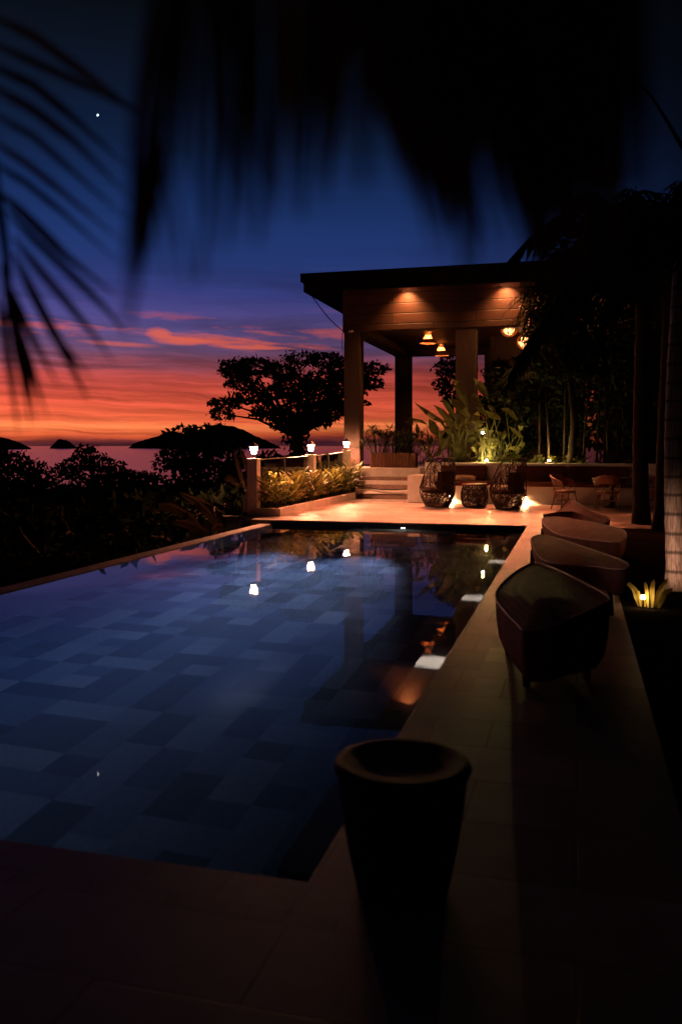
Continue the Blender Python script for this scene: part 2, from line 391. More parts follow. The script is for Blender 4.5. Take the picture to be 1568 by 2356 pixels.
# pool floor: patchwork of rectangles of small mosaic, three tones
mb = MB(); cs = .30; nxp = int((PX1 - PX0) / cs) + 1; nyp = int((PY1 - PY0) / cs) + 1
used = set(); tones = {}; rr = random.Random(21)
for j in range(nyp):
    for i in range(nxp):
        if (i, j) in used: continue
        w, h = rr.choice([(1, 1), (1, 1), (1, 2), (2, 1), (2, 2), (1, 2), (2, 1), (1, 3)])
        cells = []
        if any((i + a, j + b) in used for a in range(w) for b in range(h)): w = h = 1
        for a in range(w):
            for b in range(h): used.add((i + a, j + b))
        x0, y0 = PX0 + i * cs, PY0 + j * cs
        x1, y1 = min(PX1 + .02, x0 + w * cs), min(PY1 + .02, y0 + h * cs)
        if x0 >= PX1 or y0 >= PY1: continue
        near_ = [tones.get((i - 1, j)), tones.get((i, j - 1)), tones.get((i + w, j)), tones.get((i + w - 1, j - 1))]
        tn = max((rr.random() for _ in range(4)), key=lambda q_: min([abs(q_ - v) for v in near_ if v is not None] + [1]))
        for a in range(w):
            for b in range(h): tones[(i + a, j + b)] = tn
        mb.add([(x0, y0, FLZ), (x1, y0, FLZ), (x1, y1, FLZ), (x0, y1, FLZ)], [(0, 1, 2, 3)], tn)
struct(mb.build('pool_floor', 'pooltile', tone=True))
mb = MB(); mb.box(-1.25, PX1 + .02, PY0 + .6, PY1, FLZ + .001, -.50)
struct(mb.build('pool_bench_ledge', 'ledge', bevel=.006))
mb = MB(); mb.box(-4.4, -2.3, PY1 - .4, PY1 + .02, FLZ + .001, -.40); mb.box(-4.4, -2.3, PY1 - .8, PY1 - .402, FLZ + .001, -.75)
struct(mb.build('pool_entry_step', 'ledge', bevel=.006))
mb = MB(); mb.add([(PX0 - .001, PY0 - .01, WZ), (PX1 + .019, PY0 - .01, WZ), (PX1 + .019, PY1 + .019, WZ), (PX0 - .001, PY1 + .019, WZ)], [(0, 1, 2, 3)])
struct(mb.build('pool_water', 'water'))
# garden soil: beds beside the deck and behind the bench
mb = MB(); mb.box(.42, 16, -4, 17.15, -.6, -.012); struct(mb.build('side_bed_soil', 'soil'))
mb = MB(); mb.box(-4.2, 16, 24.95, 26.3, -.6, 1.0); mb.box(1.5, 16, 26.3, 40, -.6, .86); struct(mb.build('raised_bed_soil', 'soil'))
mb = MB(); mb.box(-6.26, -4.2, 25.46, 26.3, -.6, .875); mb.box(-7.4, 1.5, 26.3, 36, -.6, .875); struct(mb.build('pavilion_floor', 'deck'))
mb = MB(); mb.box(-7.2, -6.40, 18.2, 26.29, -.6, .05); struct(mb.build('planter_soil', 'soil'))

# islands
def island(name, pts, Z, base=1031):
    mb = MB(); n = len(pts); depth = Z * .03
    fx = []
    for i in range(n - 1):                      # add small wooded bumps along the skyline
        for k in range(4):
            t = k / 4; fx.append((lerp(pts[i][0], pts[i + 1][0], t), lerp(pts[i][1], pts[i + 1][1], t) + R.uniform(-1.3, .8)))
    fx.append(pts[-1]); n = len(fx)
    rows = []
    for k, (dz, fh) in enumerate(((-1.0, 0), (-.5, .62), (0, 1), (.6, .6), (1, 0))):
        rows.append([W(x, lerp(base + 9, min(y, base), fh) + (R.uniform(-.6, .6) if 0 < fh < 1 else 0), Z) + Vector((-SN, CS, 0)) * depth * dz for x, y in fx])
    for r in rows: mb.add(r, [])
    mb.f = []; mb.t = []
    for k in range(4):
        for i in range(n - 1):
            mb.f.append([k * n + i, k * n + i + 1, (k + 1) * n + i + 1, (k + 1) * n + i]); mb.t.append(.5)
    return struct(mb.build(name, 'island', smooth=False))
island('hill', [(297, 1032), (308, 1020), (334, 1012), (360, 1005), (385, 993), (400, 992), (426, 1000), (462, 990), (480, 984), (503, 979), (534, 980), (560, 989), (590, 1004), (616, 1015), (642, 1028), (650, 1032)], 9600)
island('hill', [(124, 1032), (127, 1019), (133, 1012), (142, 1010.5), (155, 1013), (166, 1021), (170, 1032)], 9000)
island('hill', [(-60, 1000), (0, 1005), (25, 1011), (45, 1018), (58, 1024), (62, 1032)], 7500)

# ================================================================== LAMP POSTS + RAILING + PLANTER
def lamp_post(x, y, z0, ztop, w, label):
    t = empty('lamp_post', (x, y, z0), label, 'lamp post', 'lantern posts along the planter')
    h = w / 2
    b = MB(); b.box(x - h, x + h, y - h, y + h, z0, ztop - .03); b.build('pillar', 'plaster2', t, bevel=.006)
    b = MB(); b.box(x - h - .012, x + h + .012, y - h - .012, y + h + .012, ztop - .03, ztop); b.build('cap', 'plaster', t, bevel=.005)
    ln = MB(); ln.lathe([(.05, 0), (.05, .015), (.018, .03), (.014, .07), (.05, .085), (.055, .10)], (x, y, ztop), 12); lb = ln.build('lantern', 'metal', t)
    g = MB(); g.lathe([(.052, .102), (.094, .27)], (x, y, ztop), 6); g.build('glass_shade', 'bulb', lb)
    r = MB(); r.lathe([(.15, .256), (.148, .266), (.10, .29), (.05, .34), (.012, .36), (.010, .385)], (x, y, ztop), 6); r.build('roof', 'metal', lb)
    fr = MB()
    for k in range(6):
        a = 2 * PI * k / 6
        fr.tube([(x + .055 * math.cos(a), y + .055 * math.sin(a), ztop + .10), (x + .099 * math.cos(a), y + .099 * math.sin(a), ztop + .272)], .004, 4)
    fr.build('frame', 'metal', lb)
    lamp('lantern_light', 'SPOT', (x, y, ztop + .215), 620, (1, .36, .2), (x, y, 0), .035, 166, .55)
    return t
LP = [(-6.92, 18.16, 0, 1.265, .23, 'pale lantern post at the pool corner end of the planter'),
      (-6.90, 22.4, -.3, 1.305, .23, 'pale lantern post halfway along the glass railing'),
      (-6.86, 26.0, .2, 1.40, .23, 'pale lantern post against the wooden pavilion column')]
for a in LP: lamp_post(*a)
# glass railing: three runs as one fence
gr = empty('glass_railing', (-6.93, 22, .0), 'low clear glass railing with thin posts running between the lantern posts', 'railing')
for (ya, yb, za, zb) in ((18.29, 22.27, 1.22, 1.25), (22.53, 25.87, 1.25, 1.33)):
    p = MB(); x = -6.93
    ym = (ya + yb) / 2
    p.box(x - .006, x + .006, ya + .02, ym - .03, .1, za); p.box(x - .006, x + .006, ym + .03, yb - .02, .1, zb)
    p.build('glass_panel', 'glass', gr)
    q = MB(); q.box(x - .02, x + .02, ym - .025, ym + .025, .06, zb + .02); q.build('post', 'metal', gr)
    q = MB(); q.tube([(x, ya, za + .012), (x, yb, zb + .012)], .011, 6); q.build('handrail', 'metal', gr)
# planter kerb
pk = MB(); pk.box(-6.40, -6.25, 18.02, 25.42, -.02, .165); pk.box(-6.80, -6.40, 18.02, 18.18, -.02, .165)
o = pk.build('planter_kerb', 'plaster', bevel=.008); tag(o, 'low pale kerb edging the lantern lit planter', 'kerb')

def ginger(x, y, z, h, n, seed):
    rr = random.Random(seed); mb = MB()
    for s_ in range(n):
        a = rr.uniform(0, 2 * PI); lean = rr.uniform(.05, .32); b = Vector((x + rr.uniform(-.12, .12), y + rr.uniform(-.12, .12), z))
        hh = h * rr.uniform(.7, 1.05); d = Vector((math.cos(a) * lean, math.sin(a) * lean, 1)).normalized()
        mb.tube([b, b + d * hh * .5, b + d * hh * .92], [.008, .007, .004], 4, .3)
        nl = rr.randint(6, 9)
        for k in range(nl):
            t = .3 + .68 * k / nl; p = b + d * hh * t
            az = a + PI * (k % 2) + rr.uniform(-.7, .7); up = lerp(.35, 1.3, t) * rr.uniform(.6, 1.1)
            L = rr.uniform(.26, .42); ld = Vector((math.cos(az), math.sin(az), up)).normalized()
            sag = rr.uniform(.02, .12)
            pts = [p, p + ld * L * .4, p + ld * L * .75 - Vector((0, 0, sag * .4)), p + ld * L - Vector((0, 0, sag))]
            mb.leaf(pts, rr.uniform(.055, .085), None, .3, min(1, max(0, rr.gauss(.45, .28))))
    o = mb.build('ginger_plant', 'leafginger', tone=True)
    return tag(o, 'variegated leafy plant with upright pale edged blades in the planter below the lanterns', 'plant', 'leafy plants filling the lantern planter')
k = 0
for j in range(15):
    y = 18.45 + j * .5
    for i in range(2):
        xx = -6.72 + i * .22 + R.uniform(-.06, .06)
        ginger(xx, y + R.uniform(-.15, .15), .05, R.uniform(.62, .86) + (.12 if j == 0 or j > 12 else 0) + .012 * j, 6, 100 + k); k += 1

# ================================================================== STEPS
st = empty('stone_steps', (-5.35, 25, 0), 'pale stone slab steps with dark recesses leading up to the pavilion', 'steps')
X0, X1 = -6.245, -4.46
for (zt, zb, y0) in ((.875, .62, 25.42), (.52, .40, 25.02), (.275, .145, 24.66)):
    b = MB(); b.box(X0, X1, y0, y0 + .75 if zt < .8 else 25.46, zb, zt); b.build('tread', 'step', st, bevel=.008)
b = MB(); b.box(X0, X1, 25.09, 25.45, .521, .619); b.build('riser', 'recess_shade', st)
b = MB(); b.box(X0, X1, 24.76, 25.3, .276, .399); b.build('riser', 'recess_shade', st)
b = MB(); b.box(X0, X1, 24.74, 25.3, -.1, .144); b.build('riser', 'recess_shade', st)
pts = [AY(816, 1116, 24.5), AY(845, 1121, 24.5), AY(875, 1126, 24.48), AY(905, 1127, 24.48), AY(935, 1125.5, 24.45)]
b = MB(); b.tube(pts, .018, 6); tag(b.build('hose', 'cable', smooth=True), 'black hose slung in a shallow curve across the stone steps', 'hose')

# ================================================================== BENCH WALL
bw = empty('bench_wall', (0, 24.6, 0), 'long pale rendered wall with a built in seat behind the wicker chairs', 'bench')
WX1 = 5.2
b = MB(); b.box(-4.18, WX1, 24.62, 24.95, 0, 1.06); b.build('back_wall', 'plaster', bw, bevel=.01)
b = MB(); b.box(-3.70, WX1, 23.45, 24.62, 0, .46); b.build('seat_plinth', 'plaster', bw, bevel=.01)
b = MB(); b.box(-4.455, -3.703, 23.40, 24.618, 0, .735); b.build('arm_block', 'plaster', bw, bevel=.01)
b = MB(); b.box(WX1 - .6, WX1, 23.44, 24.615, .461, .735); b.build('arm_block', 'plaster', bw, bevel=.01)
def bx(px): return AY(px, 1100, 24.5).x
def sx_(px): return AY(px, 1112, 23.5).x
for (pa, pb, sa, sb, lab) in ((1013, 1117, 1000, 1121, 'nearest the stone steps'), (1188, 1299, 1209, 1296, 'behind the right hooded chair'), (1309, 1443, 1305, 1440, 'behind the dining chairs')):
    b = MB(); b.box(bx(pa), bx(pb), 24.50, 24.617, .575, .985)
    tag(b.build('back_cushion', 'cushion', bevel=.03), 'dark red upright cushion on the bench wall ' + lab, 'cushion', 'bench cushions')
    b = MB(); b.box(sx_(sa), sx_(sb), 23.43, 24.49, .462, .572)
    tag(b.build('seat_cushion', 'cushion', bevel=.03), 'dark red flat cushion on the bench seat ' + lab, 'cushion', 'bench cushions')
def pillow(c, w, h, d, rx, rz, name, mat, label):
    mb = MB(); n = 10; vs = []; rot = Matrix.Rotation(rz, 3, 'Z') @ Matrix.Rotation(rx, 3, 'X')
    for s_ in (1, -1):
        for i in range(n + 1):
            for j in range(n + 1):
                u, v = 2 * i / n - 1, 2 * j / n - 1
                th = d * .5 * max(0, (1 - u ** 4) * (1 - v ** 4)) ** .5
                pin = 1 - .06 * (1 - abs(u) ** 2) * abs(v) ** 6 - .06 * (1 - v * v) * abs(u) ** 6
                vs.append(Vector(c) + rot @ Vector((u * w / 2 * pin, v * h / 2 * pin, s_ * th)))
    m = (n + 1) ** 2; fs = []
    for s_ in range(2):
        for i in range(n):
            for j in range(n):
                a = s_ * m + i * (n + 1) + j; q = (a, a + 1, a + n + 2, a + n + 1); fs.append(q if s_ else q[::-1])
    mb.add(vs, fs); o = mb.build(name, mat, smooth=True); return tag(o, label, 'pillow')
pillow(AY(1068, 1101, 24.1), .62, .36, .16, rad(14), .05, 'pillow', 'pillow', 'pale striped pillow lying on the first red bench cushion')
# bench wash lamps
for px, pw in ((1206, 75), (1037, 45)):
    p = AY(px, 1140, 23.43); t = empty('wall_lamp', (p.x, 23.45, .21), 'tiny bright lamp on the plinth ' + ('right of the right hooded chair' if px > 1100 else 'behind the left hooded chair'), 'lamp', 'small plinth lamps')
    b = MB(); b.box(p.x - .05, p.x + .05, 23.395, 23.448, .19, .25); b.build('housing', 'metal', t, bevel=.004)
    b = MB(); b.box(p.x - .03, p.x + .03, 23.392, 23.44, .165, .188); b.build('bulb', emit('plinth_lamp_glow', (1, .55, .25), 160), t)
    lamp('plinth_spot', 'SPOT', (p.x, 23.37, .15), pw * 2.4, (1, .5, .22), (p.x, 23.2, -.6), .02, 165, .6)

# ================================================================== WICKER HOODED CHAIRS + SIDE TABLE
def strands(mb, S, n, rr, r, umax, uw, wrap):
    """random cane strands wandering over surface S(u,v), u along azimuth (radians), v 0..1 up"""
    for _ in range(n):
        u, v = rr.uniform(-umax, umax), rr.uniform(0, 1); a = rr.uniform(0, 2 * PI); pts = []
        bend = rr.uniform(-1.2, 1.2); step = .055
        for k in range(rr.randint(8, 16)):
            pts.append(S(u, v)); u += math.cos(a) * step / uw; v += math.sin(a) * step; a += bend * .12
            if not (0 <= v <= 1) or (not wrap and abs(u) > umax): break
        if len(pts) > 2: mb.tube(pts, r, 4, cap=False)
def egg_chair(loc, rz, label, seed):
    rr = random.Random(seed)
    t = empty('hooded_chair', loc, label, 'chair', 'black wicker hooded chairs')
    L = Vector(loc); RZ = Matrix.Rotation(rz, 3, 'Z')
    def T(x, y, z): return L + RZ @ Vector((x, y, z))
    def zt(a): c = max(0., min(1., (2.35 - abs(a)) / 1.35)); c = c * c * (3 - 2 * c); return .47 + .76 * c
    def shell(u, v):
        z = .44 + v * (zt(u) - .44); r = .445 - .02 * ((z - .44) / .8) - .06 * max(0, (z - .95) / .3) ** 2
        lean = .05 * ((z - .44) / .8)
        return T(math.sin(u) * r, math.cos(u) * r + lean, z)
    def bask(u, v):
        r = .30 + (.445 - .30) * math.sin(v * PI / 2); return T(math.sin(u) * r, math.cos(u) * r, .03 + v * .41)
    b = MB(); strands(b, shell, 260, rr, .0075, 2.4, 1.2, False); b.build('hood_weave', 'wickerdark', t)
    b = MB(); strands(b, bask, 300, rr, .0075, PI, 1.0, True)
    for k in range(7): b.tube([bask(a * 2 * PI / 32, .02 + .05 * k) for a in range(33)], .007, 4, cap=False)
    b.build('basket_weave', 'wickerdark', t)
    b = MB(); b.tube([shell(-2.42 + 4.84 * i / 40, 1) for i in range(41)], .016, 6); b.tube([bask(a * 2 * PI / 32, 1) for a in range(33)], .013, 6)
    b.tube([bask(a * 2 * PI / 32, -.02) for a in range(33)], .015, 6)
    for k in range(7):
        u = -1.9 + 3.8 * k / 6; b.tube([shell(u, i / 8) for i in range(9)], .008, 5)
    b.build('frame', 'wickerdark', t)
    b = MB(); b.lathe([(.02, 0), (.38, .0), (.405, .03), (.405, .09), (.36, .115), (.02, .12)], T(0, 0, .37), 24, caps=True); b.build('seat_cushion', 'cushdark', t, smooth=True)
    b = MB(); n = 9; vs = []
    for i in range(n + 1):
        for j in range(7):
            u = -.85 + 1.7 * i / n; v = j / 6; rr_ = .385; vs.append(T(math.sin(u) * rr_, math.cos(u) * rr_ + .03 * v, .48 + .42 * v))
    m = len(vs)
    for i in range(n + 1):
        for j in range(7):
            u = -.85 + 1.7 * i / n; v = j / 6; e = math.sin(PI * (i / n)) ** .4 * math.sin(PI * (.06 + .88 * v)) ** .4; rr_ = .385 - .12 * e
            vs.append(T(math.sin(u) * rr_, math.cos(u) * rr_ + .03 * v, .48 + .42 * v))
    fs = []
    for i in range(n):
        for j in range(6): a = i * 7 + j; fs += [(a, a + 1, a + 8, a + 7), (m + a + 7, m + a + 8, m + a + 1, m + a)]
    b.add(vs, fs); b.build('back_cushion', 'cushdark', t, smooth=True)
    return t
c1 = G(1001, 1168); c2 = G(1165, 1172)
egg_chair((c1.x, c1.y + .30, .0), rad(-125), 'black hooded wicker chair nearest the stone steps', 11)
egg_chair((c2.x, c2.y + .30, .0), rad(-128), 'black hooded wicker chair beside the glowing plinth lamp', 12)
c3 = G(1088, 1168)
t = empty('wicker_table', (c3.x, c3.y + .25, 0), 'low round woven side table between the two hooded chairs', 'side table')
L = t.location.copy()
def barrel(u, v): r = .265 + .075 * math.sin(PI * (.12 + .80 * v)) ; return L + Vector((math.sin(u) * r, math.cos(u) * r, .03 + v * .53))
b = MB(); strands(b, barrel, 260, random.Random(5), .0068, PI, 1.0, True)
for v in (0, .25, .5, .75): b.tube([barrel(a * 2 * PI / 32, v) for a in range(33)], .008, 4, cap=False)
for k in range(9): b.tube([barrel(k * 2 * PI / 9, i / 8) for i in range(9)], .009, 4, cap=False)
b.build('weave', 'wickerdark', t)
b = MB(); pts = []
for a in range(161):
    an = a * 2 * PI / 160; ph = a * 2 * PI / 5; rr_ = .295 + .018 * math.cos(ph); pts.append(L + Vector((math.sin(an) * rr_, math.cos(an) * rr_, .575 + .018 * math.sin(ph))))
b.tube(pts, .010, 5, cap=False); b.build('rim', 'rattan', t)
b = MB(); b.lathe([(.28, .555), (.285, .575), (.27, .582)], L, 28); b.build('top', 'wickerdark', t)
b = MB(); b.lathe([(.26, .0), (.28, .01), (.28, .05), (.25, .06)], L, 24); b.build('base', 'wickerdark', t)

# ================================================================== RATTAN DINING SET
def tub_chair(loc, rz, label):
    t = empty('rattan_chair', loc, label, 'chair', 'rattan dining chairs'); L = Vector(loc); RZ = Matrix.Rotation(rz, 3, 'Z')
    def T(x, y, z): return L + RZ @ Vector((x, y, z))
    b = MB(); b.lathe([(.02, 0), (.25, 0), (.265, .02), (.255, .05), (.02, .06)], T(0, 0, .40), 20); b.build('seat', 'rattan', t, smooth=True)
    b = MB()
    for k in range(9):
        f = k / 8; pts = []
        for i in range(21):
            u = -1.95 + 3.9 * i / 20; hgt = .64 + (.19 * f) * max(0, math.cos(u * .75)) - .0 ; rr_ = .29 + .03 * f
            pts.append(T(math.sin(u) * rr_, math.cos(u) * rr_ + .04 * f, lerp(.50 + .02 * k, hgt + .0 * k, max(0, math.cos(u * .8)) ** .5) if k < 8 else hgt))
        b.tube(pts, .010 if k < 8 else .019, 5)
    b.build('backrest', 'rattan', t)
    b = MB()
    for i in range(17):
        u = -2.1 + 4.2 * i / 16; d = .18 if i % 2 else -.18
        b.tube([T(math.sin(u) * .265, math.cos(u) * .265, .42), T(math.sin(u + d) * .30, math.cos(u + d) * .30, .60)], .008, 4)
        b.tube([T(math.sin(u) * .265, math.cos(u) * .265, .40), T(math.sin(u + d) * .22, math.cos(u + d) * .22, .27)], .008, 4)
    b.build('side_weave', 'rattan', t)
    for (a, c) in ((-1, -1), (1, -1), (-1, 1), (1, 1)):
        b = MB(); b.tube([T(a * .17, c * .17, .40), T(a * .20, c * .20, .2), T(a * .25, c * .25, 0)], [.02, .019, .016], 6); b.build('leg', 'rattan', t)
    b = MB(); b.tube([T(.2 * math.cos(a * PI / 8 + PI / 4), .2 * math.sin(a * PI / 8 + PI / 4), .22) for a in range(17)], .011, 5); b.build('stretcher', 'rattan', t)
    return t
pc = G(1299, 1172); tub_chair((pc.x, pc.y + .1, 0), rad(62), 'rattan tub chair by the lit plinth, its curved back towards the pool')
pt = G(1385, 1172)
tub_chair((pt.x + .1, pt.y - .15, 0), rad(185), 'rattan tub chair seen from behind, in front of the round dining table')
pd = G(1424, 1163); tub_chair((pd.x + .1, pd.y + .7, 0), rad(-15), 'rattan tub chair against the bench wall, behind the dining table')
pe = G(1502, 1172); tub_chair((pe.x, pe.y + .2, 0), rad(-70), 'rattan tub chair glimpsed between the two dark palm trunks')
t = empty('dining_table', (pt.x + .25, pt.y + .85, 0), 'round dark dining table ringed by rattan chairs', 'table'); L = t.location.copy()
b = MB(); b.lathe([(.0, .70), (.46, .70), (.48, .715), (.48, .735), (.46, .745), (.0, .745)], L, 32, caps=False); b.build('tabletop', 'wickerdark', t)
b = MB(); b.lathe([(.22, 0), (.22, .03), (.06, .06), (.05, .5), (.16, .70)], L, 16); b.build('pedestal', 'wickerdark', t)

# ================================================================== LOUNGERS: woven boat-shaped shells on short legs
def lounger(rim, label, sink, legs, low=.2):
    """rim: closed loop of world points; builds dish, outer shell, rim cord, legs"""
    n = 64; m = len(rim); pts = []
    for i in range(n):                          # closed Catmull-Rom through the rim
        f = i * m / n; k = int(f); u = f - k
        p0, p1, p2, p3 = (rim[(k + q - 1) % m] for q in range(4))
        pts.append(.5 * ((2 * p1) + (p2 - p0) * u + (2 * p0 - 5 * p1 + 4 * p2 - p3) * u * u + (3 * p1 - p0 - 3 * p2 + p3) * u ** 3))
    c = sum(pts, Vector()) / n; t = empty('woven_lounger', (c.x, c.y, 0), label, 'lounger', 'woven loungers along the pool')
    zlow = min(p.z for p in pts)
    def ring(s_, z): return [Vector((lerp(c.x, p.x, s_), lerp(c.y, p.y, s_), z(p))) for p in pts]
    b = MB()
    rs = [ring(1, lambda p: p.z)] + [ring(s_, (lambda d, s_=s_: lambda p: lerp(c.z + .05, p.z, s_ ** 2.2) - d)(d)) for s_, d in ((.95, .004), (.8, sink * .6), (.6, sink * .9), (.35, sink), (.1, sink))]
    for r_ in rs: b.add(r_, [])
    for k in range(len(rs) - 1):
        for i in range(n): b.f.append([k * n + i, (k + 1) * n + i, (k + 1) * n + (i + 1) % n, k * n + (i + 1) % n]); b.t.append(.5)
    b.f.append([(len(rs) - 1) * n + i for i in range(n)][::-1]); b.t.append(.5)
    b.build('seat', 'wicker', t, smooth=True)
    b = MB(); zb = low
    rs = [ring(1.005, lambda p: p.z - .01), ring(.985, lambda p: lerp(zb, p.z, .55)), ring(.93, lambda p: lerp(zb, p.z, .2)), ring(.84, lambda p: zb + .01), ring(.3, lambda p: zb - .01)]
    for r_ in rs: b.add(r_, [])
    for k in range(len(rs) - 1):
        for i in range(n): b.f.append([k * n + i, k * n + (i + 1) % n, (k + 1) * n + (i + 1) % n, (k + 1) * n + i]); b.t.append(.5)
    b.f.append([(len(rs) - 1) * n + i for i in range(n)]); b.t.append(.5)
    b.build('shell', 'wicker', t, smooth=True)
    b = MB(); b.tube(pts + [pts[0]], .009, 6); b.build('rim_cord', 'rattan', t, smooth=True)
    for (fx, fy) in legs:
        p = pts[int(fx * n) % n]; q = Vector((lerp(c.x, p.x, fy), lerp(c.y, p.y, fy), 0))
        b = MB(); b.tube([(q.x, q.y, lerp(zb, p.z, .35)), (q.x + .03 * (p.x - c.x), q.y, 0)], [.03, .022], 8); b.build('leg', 'wickerdark', t)
    return t
def rimpts(l): return [G(x, y, z) for x, y, z in l]
lounger(rimpts([(1140, 1375, .45), (1147, 1353, .46), (1178, 1322, .48), (1212, 1301, .50), (1242, 1297, .51), (1305, 1322, .54), (1352, 1346, .55), (1400, 1375, .55),
                (1380, 1394, .53), (1305, 1427, .48), (1262, 1446, .46), (1209, 1452, .44), (1189, 1436, .44), (1156, 1402, .44)]),
        'brown woven lounger nearest the camera, shaped like a broad leaf', .02, ((.05, .7), (.3, .7), (.55, .7), (.85, .7)), .09)
lounger(rimpts([(1221, 1240, .42), (1236, 1232, .42), (1256, 1232, .42), (1300, 1245, .42), (1345, 1260, .45), (1400, 1278, .50), (1445, 1298, .52),
                (1426, 1311, .46), (1365, 1304, .40), (1300, 1300, .37), (1262, 1294, .36), (1240, 1282, .36), (1226, 1262, .39)]),
        'brown woven lounger second along from the broad leaf shaped one', .03, ((.02, .97), (.3, .75), (.5, .75), (.85, .9)))
lounger(rimpts([(1245, 1195, .42), (1256, 1190, .42), (1290, 1190, .42), (1330, 1197, .44), (1380, 1206, .5), (1435, 1222, .54),
                (1428, 1247, .48), (1370, 1244, .42), (1322, 1238, .38), (1281, 1229, .37), (1260, 1216, .38), (1248, 1204, .40)]),
        'brown woven lounger third along, just past the far pool corner', .03, ((.02, .97), (.3, .75), (.5, .75), (.85, .9)))
lounger(rimpts([(1249, 1185, .42), (1262, 1182, .44), (1284, 1176, .48), (1302, 1153, .60), (1318, 1152, .62), (1340, 1164, .60), (1362, 1175, .56), (1400, 1192, .52),
                (1390, 1203, .46), (1350, 1202, .40), (1310, 1193, .38), (1270, 1191, .38)]),
        'brown woven lounger farthest along, its raised back by the dining chairs', .03, ((.02, .95), (.3, .75), (.5, .75), (.85, .9)))

# round drum stool in front, out of focus
ps = G(925, 2050)
t = empty('woven_stool', ps, 'dark round drum stool standing at the near corner of the pool deck', 'stool')
b = MB(); b.lathe([(.155, .0), (.16, .02), (.19, .16), (.215, .32), (.226, .42)], ps, 40); b.build('drum', 'wickerstool', t, smooth=True)
b = MB(); b.lathe([(.20, .418), (.232, .42), (.24, .435), (.235, .452), (.21, .457), (.12, .44), (.01, .436)], ps, 40); b.build('top', 'wickerstool', t, smooth=True)

# ================================================================== PAVILION
pv = empty('pavilion', (-3, 28, .875), 'dark timber pavilion with a flat overhanging roof and square columns', 'pavilion')
RX0, RX1 = -8.30, 6.6
ZS, ZT, YF, YB = 6.50, 6.97, 26.15, 36.2
b = MB(); b.box(RX0, RX1, YF, YB, ZS, 6.70); b.box(RX0, RX1, YF, YF + .06, 6.386, ZS - .001); b.box(RX0, RX0 + .06, YF + .061, YB, 6.386, ZS - .001); rf = b.build('roof', 'roof', pv, bevel=.01)
b = MB(); b.box(RX0 - .09, RX1 + .09, YF - .05, YB + .05, 6.703, ZT); b.build('fascia_cap', 'roof', rf, bevel=.01)
YB0 = 26.65; ZB = 5.17
b = MB(); b.box(-7.16, 6.15, YB0, YB0 + .42, ZB, ZS - .003); b.build('front_beam', 'wood', pv, bevel=.012)
b = MB(); b.box(-7.14, -6.6, YB0 + .423, 34.5, ZB + .003, ZS - .003); b.build('side_beam', 'wood', pv, bevel=.012)
b = MB(); b.box(-7.16, 6.15, 34.503, 35.1, ZB, ZS - .003); b.build('back_beam', 'wood', pv, bevel=.012)
b = MB(); b.box(-6.597, RX1 - .06, YB0 + .423, 34.5, ZB + .25, ZB + .33); b.build('ceiling', 'ceiling', pv)
for (x, y, w, d) in ((-6.86, YB0 + .02, .52, .54), (-3.27, YB0 + .02, .62, .54), (-6.78, 34.53, .62, .56), (-3.2, 34.53, .6, .56)):
    b = MB(); b.box(x - w / 2, x + w / 2, y, y + d, .872, ZB - .003); b.build('column', 'woodcol', pv, bevel=.015)
b = MB(); b.box(-2.93, .3, 31.0, 31.2, .872, ZB + .24); b.box(.9, RX1 - .2, 31.0, 31.2, .872, ZB + .24); b.build('wall', 'woodcol', pv)
# soffit downlights
for px in (936, 1163, 1390):
    p = AY(px, 690, YB0); lx = p.x
    t = empty('downlight', (lx, YB0 - .30, ZS), 'recessed warm downlight under the roof ' + ('above the two pendant lamps' if px < 1000 else 'half hidden by the feathery branch' if px < 1300 else 'glinting through the dense black tree crown'), 'downlight', 'recessed roof downlights')
    b = MB(); b.lathe([(.075, -.012), (.08, -.002)], t.location, 20); b.build('trim_ring', 'metal', t)
    b = MB(); b.lathe([(.05, -.02), (.055, -.0125)], t.location, 16); b.build('lens', 'spotglow', t)
    lamp('soffit_spot', 'SPOT', (lx, YB0 - .30, ZS - .035), 620, (1, .36, .12), (lx, YB0 - .08, ZS - 1.0), .03, 112, 1.0)
    lamp('terrace_spot', 'SPOT', (lx, YB0 - .34, ZS - .05), 8000, (1, .24, .105), (lx, YB0 - 20, 0), .03, 108, .9)
# pendants
def bell(px, py, Z, w, h, label):
    c = W(px, py, Z); top = c.z + h / 2
    t = empty('pendant_lamp', (c.x, c.y, c.z - h / 2), label, 'pendant lamp', 'bell shaped wicker pendants')
    prof = lambda v: lerp(.085, .30, v ** 1.9) * w / .6
    b = MB(); rr = random.Random(int(px))
    for k in range(26):
        a = 2 * PI * k / 26 + rr.uniform(-.05, .05)
        b.tube([c + Vector((math.cos(a) * prof(v), math.sin(a) * prof(v), h / 2 - h * v)) for v in (0, .2, .4, .6, .8, 1)], .008, 4, cap=False)
    for v in (0, .32, .36, .74, .78, .83, .88, .94, 1): b.tube([c + Vector((math.cos(a * PI / 12) * prof(v), math.sin(a * PI / 12) * prof(v), h / 2 - h * v + rr.uniform(-.01, .01))) for a in range(25)],   .02 if v > .7 else .012, 4, cap=False)
    b.build('shade', 'rattan', t)
    b = MB(); b.lathe([(prof(v) * .96, h / 2 - h * v) for v in (0, .2, .4, .6, .8, .97)], c, 24, caps=False); b.build('liner', 'shade', t, smooth=True)
    b = MB(); b.lathe([(.01, -.12), (.05, -.09), (.06, -.04), (.03, .02), (.02, .05)], c + Vector((0, 0, -h * .05)), 12); b.build('bulb', 'warmbulb', t, smooth=True)
    b = MB(); b.tube([(c.x, c.y, top - .1), (c.x, c.y, ZB + .25)], .008, 5); b.build('cord', 'cable', t)
bell(984, 775, 30.0, .58, .43, 'bell shaped wicker pendant lamp, the larger and nearer of the glowing pair')
